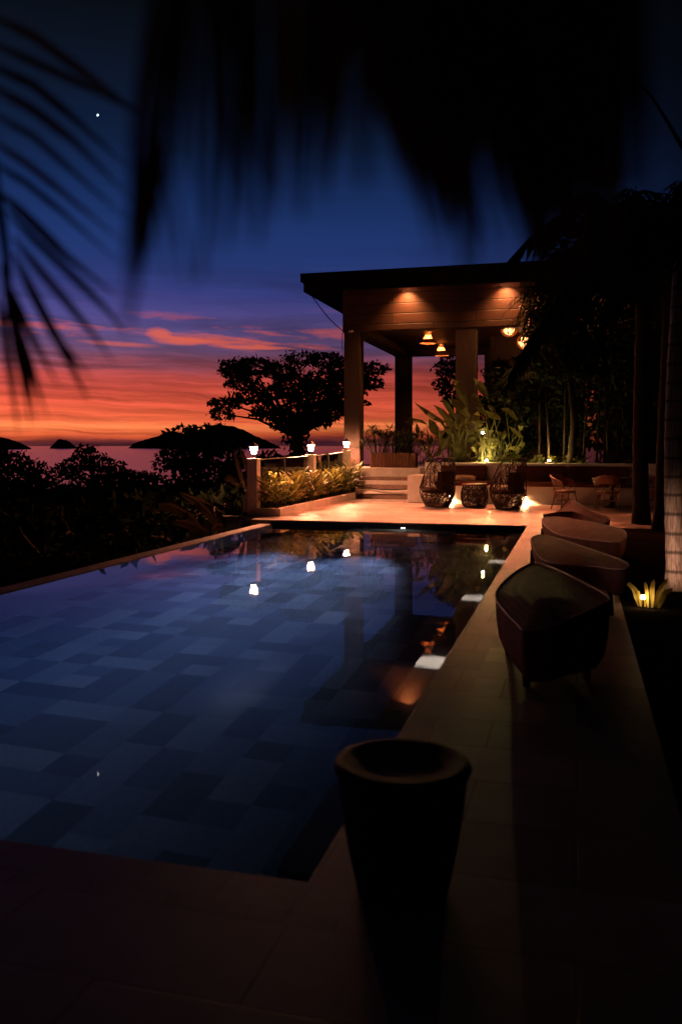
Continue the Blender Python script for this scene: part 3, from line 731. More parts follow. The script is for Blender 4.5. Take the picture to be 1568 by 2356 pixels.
bell(1014, 802, 33.0, .56, .52, 'bell shaped wicker pendant lamp, lower and farther back of the glowing pair')
def globe(px, py, Z, r, label):
    c = W(px, py, Z); t = empty('globe_lamp', c, label, 'pendant lamp', 'woven globe lamps')
    b = MB(); rr = random.Random(int(px))
    def S(u, v): a = (v - .5) * PI * .96; return c + Vector((math.cos(a) * math.sin(u), math.cos(a) * math.cos(u), math.sin(a))) * r
    strands(b, S, 60, rr, .011, PI, 1.5, True)
    for k in range(10): b.tube([S(k * PI / 5, i / 10) for i in range(11)], .012, 4, cap=False)
    b.build('shade', 'shade', t)
    b = MB(); b.lathe([(.01, -r * .8), (r * .6, -r * .5), (r * .78, 0), (r * .6, r * .5), (.01, r * .8)], c, 14); b.build('bulb', 'warmglow', t, smooth=True)
    b = MB(); b.tube([c + Vector((0, 0, r)), (c.x, c.y, ZB + .25)], .008, 5); b.build('cord', 'cable', t)
globe(1170, 757, 29.0, .27, 'woven globe lamp peeking below the roof beam')
globe(1205, 787, 29.6, .25, 'woven globe lamp broken up by dark palm leaves')
globe(1364, 775, 29.5, .27, 'woven globe lamp glinting deep inside the dark foliage')
# camera and cable on the column
p = AY(797, 763, YB0 - .03)
t = empty('security_camera', p, 'small security camera at the top of the corner column', 'camera')
b = MB(); b.box(p.x - .1, p.x + .1, p.y - .05, p.y + .025, p.z - .045, p.z + .045); b.build('bracket', 'metal', t, bevel=.01)
b = MB(); b.tube([p + Vector((.1, -.03, 0)), p + Vector((.22, -.12, -.01))], .04, 10); b.build('body', 'plaster2', t)
q = [W(717, 681, 27.4), W(735, 706, 27.4), W(755, 731, 27.4), W(772, 748, 27.4), W(788, 761, 27.5)]
b = MB(); b.tube(q, .016, 5); b.tube([q[-1], AY(786, 790, YB0 - .06), AY(787, 806, YB0 - .04)], .012, 5)
tag(b.build('hanging_cable', 'cable', smooth=True), 'thin dark cable strung from the roof edge down to the corner column', 'cable')

# ================================================================== GARDEN
def rosette_shrub(name, c, spread, n, L, wd, mat, label, cat, group=None, seed=1, rise=.5):
    rr = random.Random(seed); mb = MB(); c = Vector(c)
    for k in range(n):
        a = rr.uniform(0, 2 * PI); q = math.sqrt(rr.random()); h = rr.uniform(.25, 1)
        top = c + Vector((math.cos(a) * spread[0] * q, math.sin(a) * spread[1] * q, spread[2] * h * (1 - .35 * q * q)))
        mb.tube([c + Vector((math.cos(a) * spread[0] * q * .4, math.sin(a) * spread[1] * q * .4, 0)), top], [.012, .008], 4, .2)
        for j in range(rr.randint(9, 14)):
            az = rr.uniform(0, 2 * PI); up = rr.uniform(-.2, 1.3) * rise * 2; d = Vector((math.cos(az), math.sin(az), up)).normalized(); l = L * rr.uniform(.6, 1.1); g = rr.uniform(.0, .25) * l
            mb.leaf([top, top + d * l * .5 - Vector((0, 0, g * .2)), top + d * l - Vector((0, 0, g))], wd, None, .3, min(1, max(0, rr.gauss(.4, .25))))
    return tag(mb.build(name, mat, tone=True), label, cat, group)
# timber trough planter on the pavilion floor with shrubs
pa, pb = AY(852, 1060, 26.0).x, AY(957, 1060, 26.0).x
b = MB()
nb = 14
for k in range(nb):
    xa = lerp(pa, pb, k / nb); xb = lerp(pa, pb, (k + 1) / nb) - .012; b.box(xa, xb, 25.95 + R.uniform(0, .012), 26.0, .877, 1.33 + R.uniform(-.02, .015))
b.box(pa, pb, 26.0, 26.28, .876, 1.28)
tag(b.build('timber_planter', surf('weathered_plank', (.13, .06, .035), .8, .2, .4, 4, .5, 30, (8, 8, .6)), bevel=.004), 'weathered timber plank planter box on the pavilion floor', 'planter')
rosette_shrub('shrub', (lerp(pa, pb, .15), 26.14, 1.3), (.55, .25, .95), 26, .34, .04, 'leafshrub', 'bushy narrow leaved shrub in the timber planter, against the corner column', 'shrub', 'planter shrubs', 1)
rosette_shrub('shrub', (lerp(pa, pb, .5), 26.14, 1.3), (.55, .25, .85), 24, .32, .04, 'leafshrub', 'bushy narrow leaved shrub filling the middle of the timber planter', 'shrub', 'planter shrubs', 2)
rosette_shrub('shrub', (lerp(pa, pb, .88), 26.14, 1.3), (.6, .25, 1.05), 24, .30, .045, 'leafshrub', 'bushy narrow leaved shrub at the heliconia end of the timber planter', 'shrub', 'planter shrubs', 3)

def hl(x, y): return 834 + .3118 * x, 834 + .3118 * y
HEL = [ # plants: label, foot px, leaves [(points), width px]
 ('heliconia with the tallest pointed leaf standing up beside the pavilion opening', 1040, [([(775, 345), (735, 240), (690, 160), (658, 118)], 62), ([(785, 405), (735, 350), (690, 305), (650, 262)], 66), ([(690, 425), (650, 360), (610, 300), (585, 265)], 40), ([(700, 330), (660, 295), (632, 268)], 36)]),
 ('heliconia whose long leaves lean left over the shrubs', 985, [([(580, 440), (530, 410), (470, 370), (378, 288)], 44), ([(560, 545), (530, 500), (505, 455), (490, 415)], 72), ([(690, 475), (640, 430), (580, 365), (518, 308)], 54), ([(400, 545), (370, 530), (335, 528), (304, 542)], 24), ([(470, 455), (430, 435), (380, 425), (340, 405)], 30)]),
 ('heliconia with short curled leaves in front of the garden lamp', 1060, [([(785, 452), (745, 425), (710, 400), (683, 382)], 40), ([(880, 650), (900, 600), (908, 560), (902, 520)], 52), ([(852, 475), (832, 430), (838, 390), (850, 358)], 62), ([(702, 532), (670, 515), (640, 512), (618, 522)], 28), ([(742, 492), (715, 482), (690, 476), (668, 482)], 24)]),
 ('heliconia with bright yellow lit leaves above the garden lamp', 1125, [([(1015, 418), (975, 400), (935, 388), (905, 352)], 50), ([(982, 372), (960, 350), (935, 328), (914, 314)], 34), ([(912, 440), (880, 440), (850, 446), (820, 462)], 24), ([(905, 385), (870, 345), (845, 315), (818, 292)], 46)]),
 ('heliconia with dim broad leaves at the edge of the dark trees', 1165, [([(915, 255), (885, 205), (850, 155), (820, 122)], 56), ([(1135, 422), (1095, 378), (1060, 350), (1018, 338)], 42), ([(865, 290), (835, 265), (810, 245), (795, 230)], 40), ([(1040, 280), (1010, 272), (990, 280)], 22), ([(1180, 560), (1140, 520), (1090, 500)], 40)]),
]
for n_, (lab, fx, leaves) in enumerate(HEL):
    rr = random.Random(50 + n_); Yp = 25.7 + .22 * (n_ % 3); foot = AY(fx, 1060, Yp); foot.z = 1.0
    t = empty('heliconia', foot, lab, 'plant', 'heliconias behind the bench wall'); lm = MB(); sm = MB()
    extra = []
    for _ in range(15):
        x0 = (fx - 834) / .3118 + rr.uniform(-120, 120); y0 = rr.uniform(470, 690); dx = rr.uniform(-90, 90); dy = rr.uniform(-120, 10)
        extra.append(([(x0, y0), (x0 + dx * .5, y0 + dy * .6), (x0 + dx, y0 + dy)], rr.uniform(22, 44)))
    for pts, w in leaves + extra:
        Y = Yp + rr.uniform(-.35, .35); q = [AY(*hl(x, y), Y) for x, y in pts]
        nrm = Vector((rr.uniform(-.4, .4), -1, rr.uniform(0, .8))).normalized()
        for i in range(1, len(q)): q[i].y += rr.uniform(-.06, .06) * i
        d = (q[-1] - q[0]).normalized(); side = d.cross(nrm)
        lm.leaf(q, w * .3118 / F * q[0].y * 1.05, side, .18, rr.uniform(.2, .9))
        base = foot + Vector((rr.uniform(-.25, .25), rr.uniform(-.12, .12), 0)); mid = lerp(base, q[0], .6); mid.z = lerp(base.z, q[0].z, .68)
        sm.tube([base, mid, q[0], q[1]], [.016, .013, .009, .005], 5, .4)
    lm.build('leaf_blades', 'leafhel', t, tone=True); sm.build('stalks', 'leafhel', t, tone=True)
# low plants and canes along the back of the bench
for k in range(16):
    px = 1030 + k * 27 + R.uniform(-8, 8); Y = 25.25 + R.uniform(0, .5); f = AY(px, 1060, Y); f.z = 1.0
    rosette_shrub('ground_plant', f, (.16, .12, R.uniform(.12, .30)), 4, R.uniform(.2, .32), .06, 'leafhel', 'low broad leaved plant just above the top of the bench wall', 'plant', 'low plants along the bench wall', 300 + k, .35)
for k, px in enumerate((1239, 1262, 1296, 1318, 1340, 1371, 1388, 1397, 1421, 1432, 1452)):
    Y = 25.6 + R.uniform(0, .6); f = AY(px, 1060, Y); f.z = 1.0; h = R.uniform(2.4, 3.6)
    t = empty('slender_palm', f, 'slim bare palm stem rising out of the dark bed behind the bench', 'palm', 'slim palm stems behind the bench')
    lx = R.uniform(-.25, .25)
    b = MB(); b.tube([f, f + Vector((lx * .3, 0, h * .5)), f + Vector((lx, .1, h))], [.035, .03, .022], 7); b.build('trunk', 'bark', t, smooth=True)
    b = MB(); top = f + Vector((lx, .1, h)); rr = random.Random(700 + k)
    for j in range(9):
        a = 2 * PI * j / 9 + rr.uniform(-.3, .3); L_ = rr.uniform(.9, 1.5); prev = [top + Vector((math.cos(a) * L_ * u, math.sin(a) * L_ * u * .8, L_ * (.75 * u - .85 * u * u))) for u in (0, .25, .5, .75, 1)]
        b.tube(prev, [.012, .01, .008, .005, .002], 4, .3)
        for i in range(26):
            u = .12 + .86 * i / 26; kf = u * 4; ii = min(3, int(kf)); pp = lerp(prev[ii], prev[ii + 1], kf - ii); d = (prev[ii + 1] - prev[ii]).normalized(); sd = d.cross(Vector((0, 0, 1))).normalized()
            for sg in (-1, 1):
                ld = (d * .55 + sd * sg * .8 - Vector((0, 0, .25))).normalized(); l = .38 * math.sin(PI * (.15 + .8 * u)); b.leaf([pp, pp + ld * l * .5, pp + ld * l - Vector((0, 0, .07))], .035, None, .2, rr.random())
    b.build('crown', 'leafdark', t, tone=True)
# garden lamps
for (px, py, Y, s, pw, lab) in ((1110, 996, 25.35, .045, 4, 'bright bare garden lamp among the heliconia leaves'), (1118, 1059, 25.2, .05, 150, 'yellow garden uplight just behind the bench wall under the heliconias'),
                               (1262, 1058, 25.3, .04, 75, 'yellow garden uplight glowing at the foot of the slim palm stems')):
    p = AY(px, py, Y)
    if py > 1040: p.z = 1.12
    t = empty('garden_lamp', (p.x, p.y, 1.0), lab, 'garden lamp', 'garden uplights')
    b = MB(); b.tube([(p.x, p.y, 1.0), (p.x, p.y, p.z - s)], .012, 6); b.lathe([(s * .9, -s * 1.2), (s, -s * .4)], p, 12); b.build('stake', 'metal', t)
    b = MB(); b.lathe([(s * .7, -s * .38), (s * .9, .0), (s * .5, s * .6), (.004, s * .8)], p, 12); b.build('bulb', 'garden' if py > 1040 else 'white', t, smooth=True)
    lamp('garden_spot', 'POINT', p + Vector((0, -.02, s * 2.2)), pw, (1, .72, .24), None, .03)

def palm_crown(mb_l, top, L, n, rr, droop=1.0, lw=.05, nl=40, up=.9):
    for j in range(n):
        a = 2 * PI * j / n + rr.uniform(-.3, .3); L_ = L * rr.uniform(.75, 1.1); e = rr.uniform(.3, 1.0) * up
        P = [top + Vector((math.cos(a) * L_ * u * .9, math.sin(a) * L_ * u * .9, L_ * (e * u - droop * u * u))) for u in [i / 7 for i in range(8)]]
        mb_l.tube(P, [.03 * (1 - i / 8) + .004 for i in range(8)], 5, .2)
        for i in range(nl):
            u = .1 + .89 * i / nl; kf = u * 7; ii = min(6, int(kf)); pp = lerp(P[ii], P[ii + 1], kf - ii); d = (P[ii + 1] - P[ii]).normalized(); sd = d.cross(Vector((0, 0, 1)))
            if sd.length < .01: sd = Vector((1, 0, 0))
            sd.normalize()
            for sg in (-1, 1):
                ld = (d * .6 + sd * sg * .75 - Vector((0, 0, .35 + rr.uniform(-.15, .25)))).normalized(); l = L * .3 * math.sin(PI * (.18 + .75 * u)) * rr.uniform(.8, 1.1)
                mb_l.leaf([pp, pp + ld * l * .5, pp + ld * l - Vector((0, 0, l * .22))], lw, None, .2, rr.random())
def palm(foot, top, r0, r1, label, L, n, seed, mat='bark', droop=1.0):
    rr = random.Random(seed); foot = Vector(foot); top = Vector(top)
    t = empty('palm_tree', foot, label, 'palm tree', 'tall palms on the right')
    N = 26; pts = []; rad_ = []
    for i in range(N + 1):
        u = i / N; pts.append(lerp(foot, top, u) + Vector((.04 * math.sin(u * 4 + seed), 0, 0))); rr_ = lerp(r0, r1, u) * (1 + .5 * max(0, .06 - u) / .06 * .6); rad_.append(rr_ * (1.04 if i % 2 else .98))
    b = MB(); b.tube(pts, rad_, 14); b.build('trunk', mat, t, smooth=True)
    b = MB(); palm_crown(b, top, L, n, rr, droop); b.build('crown', 'leafdark', t, tone=True)
    return t
f = f0 = G(1553, 1358); palm(f, (f.x + .05, f.y + .1, 3.75), .1, .08, 'pale ringed palm trunk lit from below at the right edge of the deck', 2.1, 15, 3, 'palmbark')
f = G(1478, 1205); palm(f, (f.x - .05, f.y, 5.4), .155, .13, 'thick dark palm trunk in front of the dining chairs', 2.4, 16, 4)
f = G(1523, 1218); palm(f, (f.x + .1, f.y, 5.9), .125, .11, 'dark palm trunk beside the thick one, nearer the deck edge', 2.3, 16, 5)
# agave with its small lamp at the palm foot
pa_ = G(1492, 1396)
mb = MB(); rr = random.Random(9)
for (dx, dy, w) in ((1437, 1335, 26), (1482, 1338, 17), (1503, 1332, 24), (1537, 1330, 26), (1450, 1352, 24), (1548, 1352, 26), (1512, 1382, 22), (1470, 1385, 20), (1525, 1345, 16)):
    tip = AY(dx, dy, pa_.y + rr.uniform(-.15, .15)); b0 = pa_ + Vector(((tip.x - pa_.x) * .42, rr.uniform(-.05, .05), .0)); mid = lerp(b0, tip, .55) + Vector(((pa_.x - tip.x) * .12, 0, .03))
    mb.leaf([b0, lerp(b0, mid, .5), mid, lerp(mid, tip, .6), tip], .45 * w / F * pa_.y, Vector((1, 0, 0)).cross(Vector((0, 0, 1))) * .4 + Vector((1, .2, .2)), .3, rr.uniform(.4, .9))
tag(mb.build('agave', 'leafagave', tone=True), 'small spiky plant with pointed leaves lit at the foot of the pale palm', 'plant')
p = AY(1478, 1373, pa_.y - .05)
t = empty('garden_lamp', (p.x, p.y, 0), 'small warm uplight tucked into the spiky plant under the pale palm', 'garden lamp', 'garden uplights')
b = MB(); b.tube([(p.x, p.y, 0), (p.x, p.y, p.z - .02)], .01, 6); b.build('stake', 'metal', t)
b = MB(); b.lathe([(.018, -.02), (.022, 0), (.012, .016)], p, 10); b.build('bulb', emit('agave_lamp_glow', (1, .7, .3), 70), t)
lamp('agave_glow', 'POINT', p + Vector((.03, .03, .03)), .5, (1, .62, .28), None, .02)
lamp('trunk_spot', 'SPOT', p + Vector((.1, .12, .0)), 60, (1, .52, .34), (f0.x, f0.y, .5), .02, 62, 1.0)

# ---- leafy crowns
def crown_mesh(mb, clumps, per, size, rr):
    for (c, r) in clumps:
        for _ in range(int(6.5 * per * (r[0] * r[2]) / size ** 2)):
            d = rv(); q = rr.uniform(.35, 1.0) ** .5 if rr.random() > .1 else rr.uniform(1.0, 1.3)
            p = Vector((c.x + d.x * r[0] * q, c.y + d.y * r[1] * q, c.z + d.z * r[2] * q))
            ax = rv(); nn = rv(); 
            if abs(ax.dot(nn)) > .9: continue
            mb.quadleaf(p, size * rr.uniform(.5, 1.0), ax, nn, rr.random())
def tree(name, label, foot, clumps, r0, size, per, seed, cat='tree', group=None, fork=.45, mat='leafdark'):
    rr = random.Random(seed); foot = Vector(foot); t = empty(name, foot, label, cat, group)
    cen = sum((c for c, r in clumps), Vector()) / len(clumps); zmin = min(c.z for c, r in clumps)
    fk = Vector((lerp(foot.x, cen.x, .5), lerp(foot.y, cen.y, .5), lerp(foot.z, zmin, .9)))
    b = MB(); b.tube([foot, lerp(foot, fk, .5) + Vector((.1, 0, 0)), fk], [r0, r0 * .8, r0 * .65], 9)
    for c, r in clumps:
        m = lerp(fk, c, .5) + Vector((rr.uniform(-.3, .3), rr.uniform(-.3, .3), .15 * (c - fk).length * .5)); b.tube([fk, m, c], [r0 * .26, r0 * .18, r0 * .08], 5)
        for _ in range(4):
            d = rv(); e = Vector((c.x + d.x * r[0], c.y + d.y * r[1], c.z + d.z * r[2])); b.tube([lerp(m, c, .6), lerp(c, e, .5), e], [r0 * .1, r0 * .06, r0 * .02], 4)
    b.build('trunk', 'bark', t, smooth=True)
    b = MB(); crown_mesh(b, clumps, per, size, rr); b.build('crown', mat, t, tone=True)
    return t
def c1s(x, y): return 460.2 + .4988 * x, 604 + .4988 * y
BT = [(250, 480, 110, 40), (160, 490, 65, 40), (370, 500, 80, 40), (470, 445, 85, 30), (580, 450, 85, 35), (645, 500, 60, 50), (200, 560, 85, 30), (120, 650, 75, 25), (235, 620, 80, 32), (300, 690, 55, 42),
      (430, 570, 100, 60), (520, 610, 110, 70), (600, 680, 80, 50), (430, 690, 110, 50), (520, 725, 100, 40), (385, 745, 50, 35), (800, 490, 65, 30), (790, 555, 55, 28), (650, 570, 60, 55), (105, 700, 45, 32), (720, 560, 60, 70), (745, 650, 35, 14), (455, 770, 40, 35), (340, 600, 60, 30), (560, 530, 80, 30), (170, 520, 70, 20), (640, 640, 50, 40)]
Zt = 38
cl = []
for x, y, rx, ry in BT:
    sx, sy = c1s(x, y); Z = Zt + R.uniform(-2.2, 2.2); k_ = .4988 / F * Z; cl.append((W(sx, sy, Z), (rx * k_ * 1.04, 1.1, ry * k_ * 1.04)))
ft = W(683, 1000, Zt); ft.z = land_z(ft.x, ft.y) - .2
tree('rain_tree', 'large spreading tree in silhouette between the sea and the pavilion column', ft, cl, .30, .16, 6.0, 31)
cl = []
for x, y, rx, ry in ((1020, 850, 26, 20), (1012, 885, 22, 18), (1028, 830, 18, 14), (1030, 905, 22, 18), (1045, 870, 26, 30), (1065, 850, 30, 40)):
    Z = 42 + R.uniform(-1, 1); cl.append((W(x, y, Z), (rx / F * Z, .8, ry / F * Z)))
ft = W(1040, 1000, 42); ft.z = land_z(ft.x, ft.y)
tree('garden_tree', 'dark leafy tree seen through the open side of the pavilion', ft, cl, .2, .16, 3.5, 32)

# hillside trees below the pool (each its own crown), silhouettes against the sea
HT = [ # label, Z, list of clumps in photo points (x,y,rx,ry)
 ('rounded dark tree at the far left edge of the hillside', 45, [(20, 1062, 48, 26), (70, 1078, 30, 20), (-20, 1050, 40, 30), (30, 1100, 70, 30), (95, 1100, 30, 18)]),
 ('pointed dark tree standing alone against the sea', 48, [(205, 1048, 26, 20), (182, 1066, 36, 18), (228, 1066, 24, 18), (265, 1070, 16, 12), (150, 1082, 30, 14), (215, 1092, 70, 22), (270, 1092, 30, 16), (200, 1032, 14, 10)]),
 ('low dark tree dipping under the bright strip of sea', 55, [(315, 1100, 50, 12), (290, 1094, 22, 8), (345, 1094, 24, 8), (250, 1110, 60, 16), (312, 1086, 10, 5)]),
 ('tall dark tree beside the first lantern post', 36, [(440, 1010, 42, 22), (415, 1000, 18, 16), (432, 984, 16, 7), (470, 1000, 40, 22), (500, 1020, 40, 30), (400, 1048, 30, 24), (440, 1055, 50, 34), (520, 1060, 40, 40), (385, 1070, 22, 16), (470, 1090, 80, 34), (545, 1080, 26, 34), (505, 990, 26, 16)]),
 ('broad dark tree low down beyond the infinity edge', 32, [(360, 1130, 80, 34), (460, 1140, 80, 40), (280, 1140, 70, 34), (200, 1140, 80, 34), (540, 1130, 40, 50)]),
 ('dark bushy tree at the left edge below the skyline', 34, [(60, 1150, 90, 40), (-30, 1130, 60, 50), (150, 1165, 80, 40), (100, 1120, 50, 18)]),
 ('dense dark shrubbery crown just below the infinity edge on the left', 17, [(60, 1230, 110, 60), (180, 1215, 80, 50), (-40, 1260, 80, 70), (120, 1290, 80, 40), (270, 1205, 60, 50), (30, 1180, 70, 30)]),
 ('dark shrubby tree between the infinity edge and the banana plant', 20, [(330, 1180, 60, 50), (400, 1190, 50, 40), (300, 1230, 60, 40), (460, 1170, 50, 40), (370, 1230, 50, 40), (520, 1160, 30, 40)]),
 ('leafy tree showing its twigs behind the second lantern', 42, [(620, 1052, 26, 14), (650, 1062, 30, 14), (600, 1070, 26, 18), (690, 1030, 22, 26), (668, 1010, 14, 14), (690, 1060, 40, 16), (740, 1060, 40, 14)]),
]
for k, (lab, Z, cls) in enumerate(HT):
    cl = []
    for x, y, rx, ry in cls: zz = Z + R.uniform(-2, 2); cl.append((W(x, y, zz), (rx / F * zz, 1.3, ry / F * zz)))
    cx = sum(c[0] for c in cls) / len(cls); f = W(cx, 1150, Z); f.z = land_z(f.x, f.y) - .2
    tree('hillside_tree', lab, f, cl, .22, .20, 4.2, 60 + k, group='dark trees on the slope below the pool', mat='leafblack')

# banana plants beyond the rim
def banana(foot, leaves, label, seed):
    rr = random.Random(seed); t = empty('banana_plant', foot, label, 'banana plant', 'banana plants below the rim'); lm = MB(); sm = MB()
    for pts, w, Z in leaves:
        q = [W(x, y, Z + .12 * i) for i, (x, y) in enumerate(pts)]
        fine = []
        for i in range(len(q) - 1):
            for s_ in range(4): fine.append(lerp(q[i], q[i + 1], s_ / 4))
        fine.append(q[-1]); lm.leaf(fine, w / F * Z, Vector((.3, -.3, 1)), .35, rr.uniform(.3, 1)); sm.tube([Vector(foot), lerp(Vector(foot), q[0], .7) + Vector((0, 0, .3)), q[0]], [.09, .06, .025], 7, .3)
        sm.tube(q, .012, 4, .8)
    lm.build('leaf_blades', 'leafbanana', t, tone=True); sm.build('stalks', 'leafbanana', t, tone=True)
f = W(470, 1290, 17.5); f.z = land_z(f.x, f.y)
banana(f, [([(485, 1232), (460, 1216), (430, 1205), (395, 1200)], 26, 17.2), ([(470, 1225), (440, 1190), (395, 1165), (318, 1170)], 26, 18), ([(500, 1215), (480, 1180), (445, 1150), (412, 1133)], 24, 18.4), ([(505, 1218), (498, 1200), (493, 1180), (494, 1165)], 22, 17.6), ([(520, 1200), (490, 1170), (455, 1150), (420, 1140)], 20, 18.8), ([(520, 1225), (512, 1212), (500, 1212), (485, 1225)], 22, 17)],
       'banana plant with torn brown leaves just beyond the infinity edge', 5)
f = W(560, 1190, 21); f.z = land_z(f.x, f.y)
banana(f, [([(566, 1130), (556, 1090), (548, 1060), (538, 1035)], 20, 20.6), ([(570, 1120), (572, 1080), (560, 1045), (552, 1030)], 18, 21), ([(560, 1130), (545, 1110), (530, 1100), (515, 1105)], 18, 20.8)],
       'banana plant with upright dry leaves behind the first lantern post', 6)

# dark trees filling the garden on the right
DT = [('dark bushy tree behind the heliconias and the middle column', 26.85, [(1110, 960, 60, 50), (1175, 930, 60, 70), (1120, 1020, 70, 40), (1190, 1010, 50, 50), (1060, 1010, 50, 36), (1150, 870, 40, 40)]),
      ('tall dark tree rising behind the roof at the right end', 33, [(1290, 560, 60, 50), (1350, 500, 60, 60), (1420, 540, 70, 60), (1480, 580, 60, 60), (1550, 560, 50, 60), (1380, 600, 90, 50), (1500, 640, 80, 50), (1310, 640, 70, 50), (1585, 640, 50, 60), (1440, 470, 36, 36), (1560, 480, 24, 30)]),
      ('dense black tree crown covering the right end of the pavilion roof', 24.6, [(1300, 700, 80, 60), (1250, 760, 50, 70), (1380, 690, 70, 60), (1320, 790, 60, 60), (1400, 820, 60, 70), (1270, 840, 50, 50), (1330, 640, 60, 40), (1240, 700, 36, 50)]),
      ('black leafy tree with lamp glints showing through on the far right', 24.2, [(1450, 640, 60, 60), (1520, 680, 60, 60), (1480, 760, 70, 60), (1560, 760, 60, 70), (1540, 600, 60, 50), (1440, 860, 50, 60), (1530, 860, 60, 60), (1590, 660, 40, 90)]),
      ('dark understorey tree above the low plants behind the bench', 26.9, [(1280, 920, 60, 60), (1350, 900, 60, 60), (1420, 940, 60, 60), (1230, 900, 40, 50), (1300, 1000, 60, 40), (1380, 1000, 60, 40), (1210, 850, 30, 40), (1460, 1000, 50, 40)]),
      ('dark understorey tree behind the two palm trunks', 26.0, [(1500, 940, 50, 60), (1560, 930, 50, 60), (1520, 1010, 60, 40), (1580, 1010, 40, 50)])]
for k, (lab, Z, cls) in enumerate(DT):
    cl = []
    for x, y, rx, ry in cls: zz = Z + R.uniform(-.6, .6); cl.append((W(x, y, zz), (rx / F * zz, .7, ry / F * zz)))
    cx = sum(c[0] for c in cls) / len(cls); f = W(cx, 1060, Z); f.z = .86
    tree('shade_tree', lab, f, cl, .13, .15, 5.2, 80 + k, group='dark trees behind the bench')

# leaf sprays crossing the second downlight
mb = MB(); rr = random.Random(4)
for (x0, y0, x1, y1) in ((1222, 655, 1172, 690), (1230, 660, 1150, 720), (1235, 690, 1160, 745), (1225, 720, 1165, 760), (1215, 665, 1190, 720), (1240, 700, 1180, 735), (1230, 740, 1190, 775)):
    P = [W(lerp(x0, x1, u), lerp(y0, y1, u) + 8 * u * u, 22.6) for u in (0, .25, .5, .75, 1)]
    mb.tube(P, [.012, .01, .008, .005, .003], 4, .2)
    for i in range(14):
        u = i / 14; p = lerp(P[0], P[-1], u); d = (P[-1] - P[0]).normalized(); ld = (d + rv() * .6).normalized(); l = rr.uniform(.14, .26); mb.leaf([p, p + ld * l * .5, p + ld * l - Vector((0, 0, .05))], .035, None, .2, rr.random())
tag(mb.build('leafy_branch', 'leafdark', tone=True), 'feathery dark branch crossing the roof downlight', 'branch')

# ================================================================== NEAR PALM FRONDS hanging over the camera
def frond(label, rib, leaflets, Z, seed, wpx, rib_r=.003):
    """rib and leaflets in photo points at distance Z (m)"""
    rr = random.Random(seed); q = [W(x, y, Z) for x, y in rib]; t = empty('palm_frond', q[0], label, 'palm frond', 'hanging fronds overhead')
    b = MB(); b.tube(q, [rib_r * (1 - .6 * i / len(q)) for i in range(len(q))], 7, .4); b.build('midrib', 'frond', t, tone=True, smooth=True)
    b = MB()
    for pts in leaflets:
        dz = rr.uniform(-.04, .04); m_ = len(pts); z_ = [Z + dz + .05 * i / m_ for i in range(m_)]
        k = [W(x, y, zz) for (x, y), zz in zip(pts, z_)]; fine = []
        for i in range(m_ - 1):
            for s_ in range(3): fine.append(lerp(k[i], k[i + 1], s_ / 3))
        fine.append(k[-1]); d = (k[-1] - k[0]).normalized()
        view = k[0] - Vector((0, 0, EYE)); side = d.cross(view.normalized() + rv() * .1)
        b.leaf(fine, wpx * rr.uniform(.8, 1.2) / F * Z, side, .35, rr.random(), prof=lambda u: (.35 + .65 * min(1, u * 5)) * min(1, (1.02 - u) * 2.2))
    b.build('leaflets', 'frond', t, tone=True); return t
c5 = lambda l: [(x * .5136, y * .5136) for x, y in l]
LF = [c5(l) for l in ([(-60, 60), (150, 160), (300, 270), (480, 400), (640, 520)], [(-60, 180), (200, 300), (420, 400), (640, 520)], [(-60, 280), (150, 380), (320, 520), (600, 770)], [(-60, 370), (150, 490), (320, 620), (590, 890)],
      [(-60, 490), (150, 610), (320, 760), (600, 1010)], [(-60, 610), (130, 740), (280, 860), (570, 1100)], [(-40, 720), (120, 820), (280, 950), (550, 1190)], [(0, 860), (130, 980), (290, 1140), (530, 1330)],
      [(30, 940), (160, 1080), (310, 1220), (500, 1410), (560, 1500)], [(60, 1060), (170, 1200), (280, 1330), (420, 1500), (520, 1640)], [(80, 1190), (160, 1350), (240, 1500), (330, 1600), (430, 1720)],
      [(60, 1300), (120, 1460), (180, 1580), (270, 1740)], [(35, 1340), (90, 1500), (150, 1680), (215, 1880)], [(20, 1260), (60, 1440), (100, 1660), (140, 1920)], [(-10, 1330), (20, 1500), (55, 1720), (85, 1960)], [(10, 1180), (60, 1400), (110, 1600), (165, 1900)], [(60, 1130), (160, 1330), (250, 1500), (350, 1700), (400, 1800)])]
frond('sharp narrow palm frond with its leaflets sweeping across the sunset on the left', c5([(-120, 300), (-40, 700), (10, 1000), (35, 1200), (40, 1440)]), LF, 1.1, 1, 20, .008)
def hang(x0, y0, x1, y1, spread0, spread1, n, seed):
    rr = random.Random(seed); out = []
    for i in range(n):
        s = i / (n - 1) * 2 - 1; f = rr.uniform(.72, 1.0); xa = x0 + s * spread0 + rr.uniform(-8, 8); xb = lerp(x0, x1, f) + s * spread1 + rr.uniform(-14, 14); yb = lerp(y0, y1, f)
        xm = lerp(xa, xb, .5) + rr.uniform(-12, 12); out.append([(xa, y0), (lerp(xa, xm, .5), lerp(y0, yb, .25)), (xm, lerp(y0, yb, .5)), (lerp(xm, xb, .5) + rr.uniform(-6, 6), lerp(y0, yb, .75)), (xb, yb)])
    return out
frond('long brown hanging frond tip reaching down to the pink cloud', [(405, -80), (385, 200), (355, 420), (325, 600), (290, 745)], hang(395, -80, 330, 640, 42, 34, 8, 2) + hang(352, 330, 285, 790, 26, 8, 6, 3), .5, 2, 19)
frond('faint thin hanging frond just right of the long brown one', [(470, -80), (490, 200), (480, 420), (460, 640)], hang(470, -80, 470, 600, 40, 40, 6, 4) + hang(360, 330, 430, 740, 10, 20, 2, 41), .5, 3, 12)
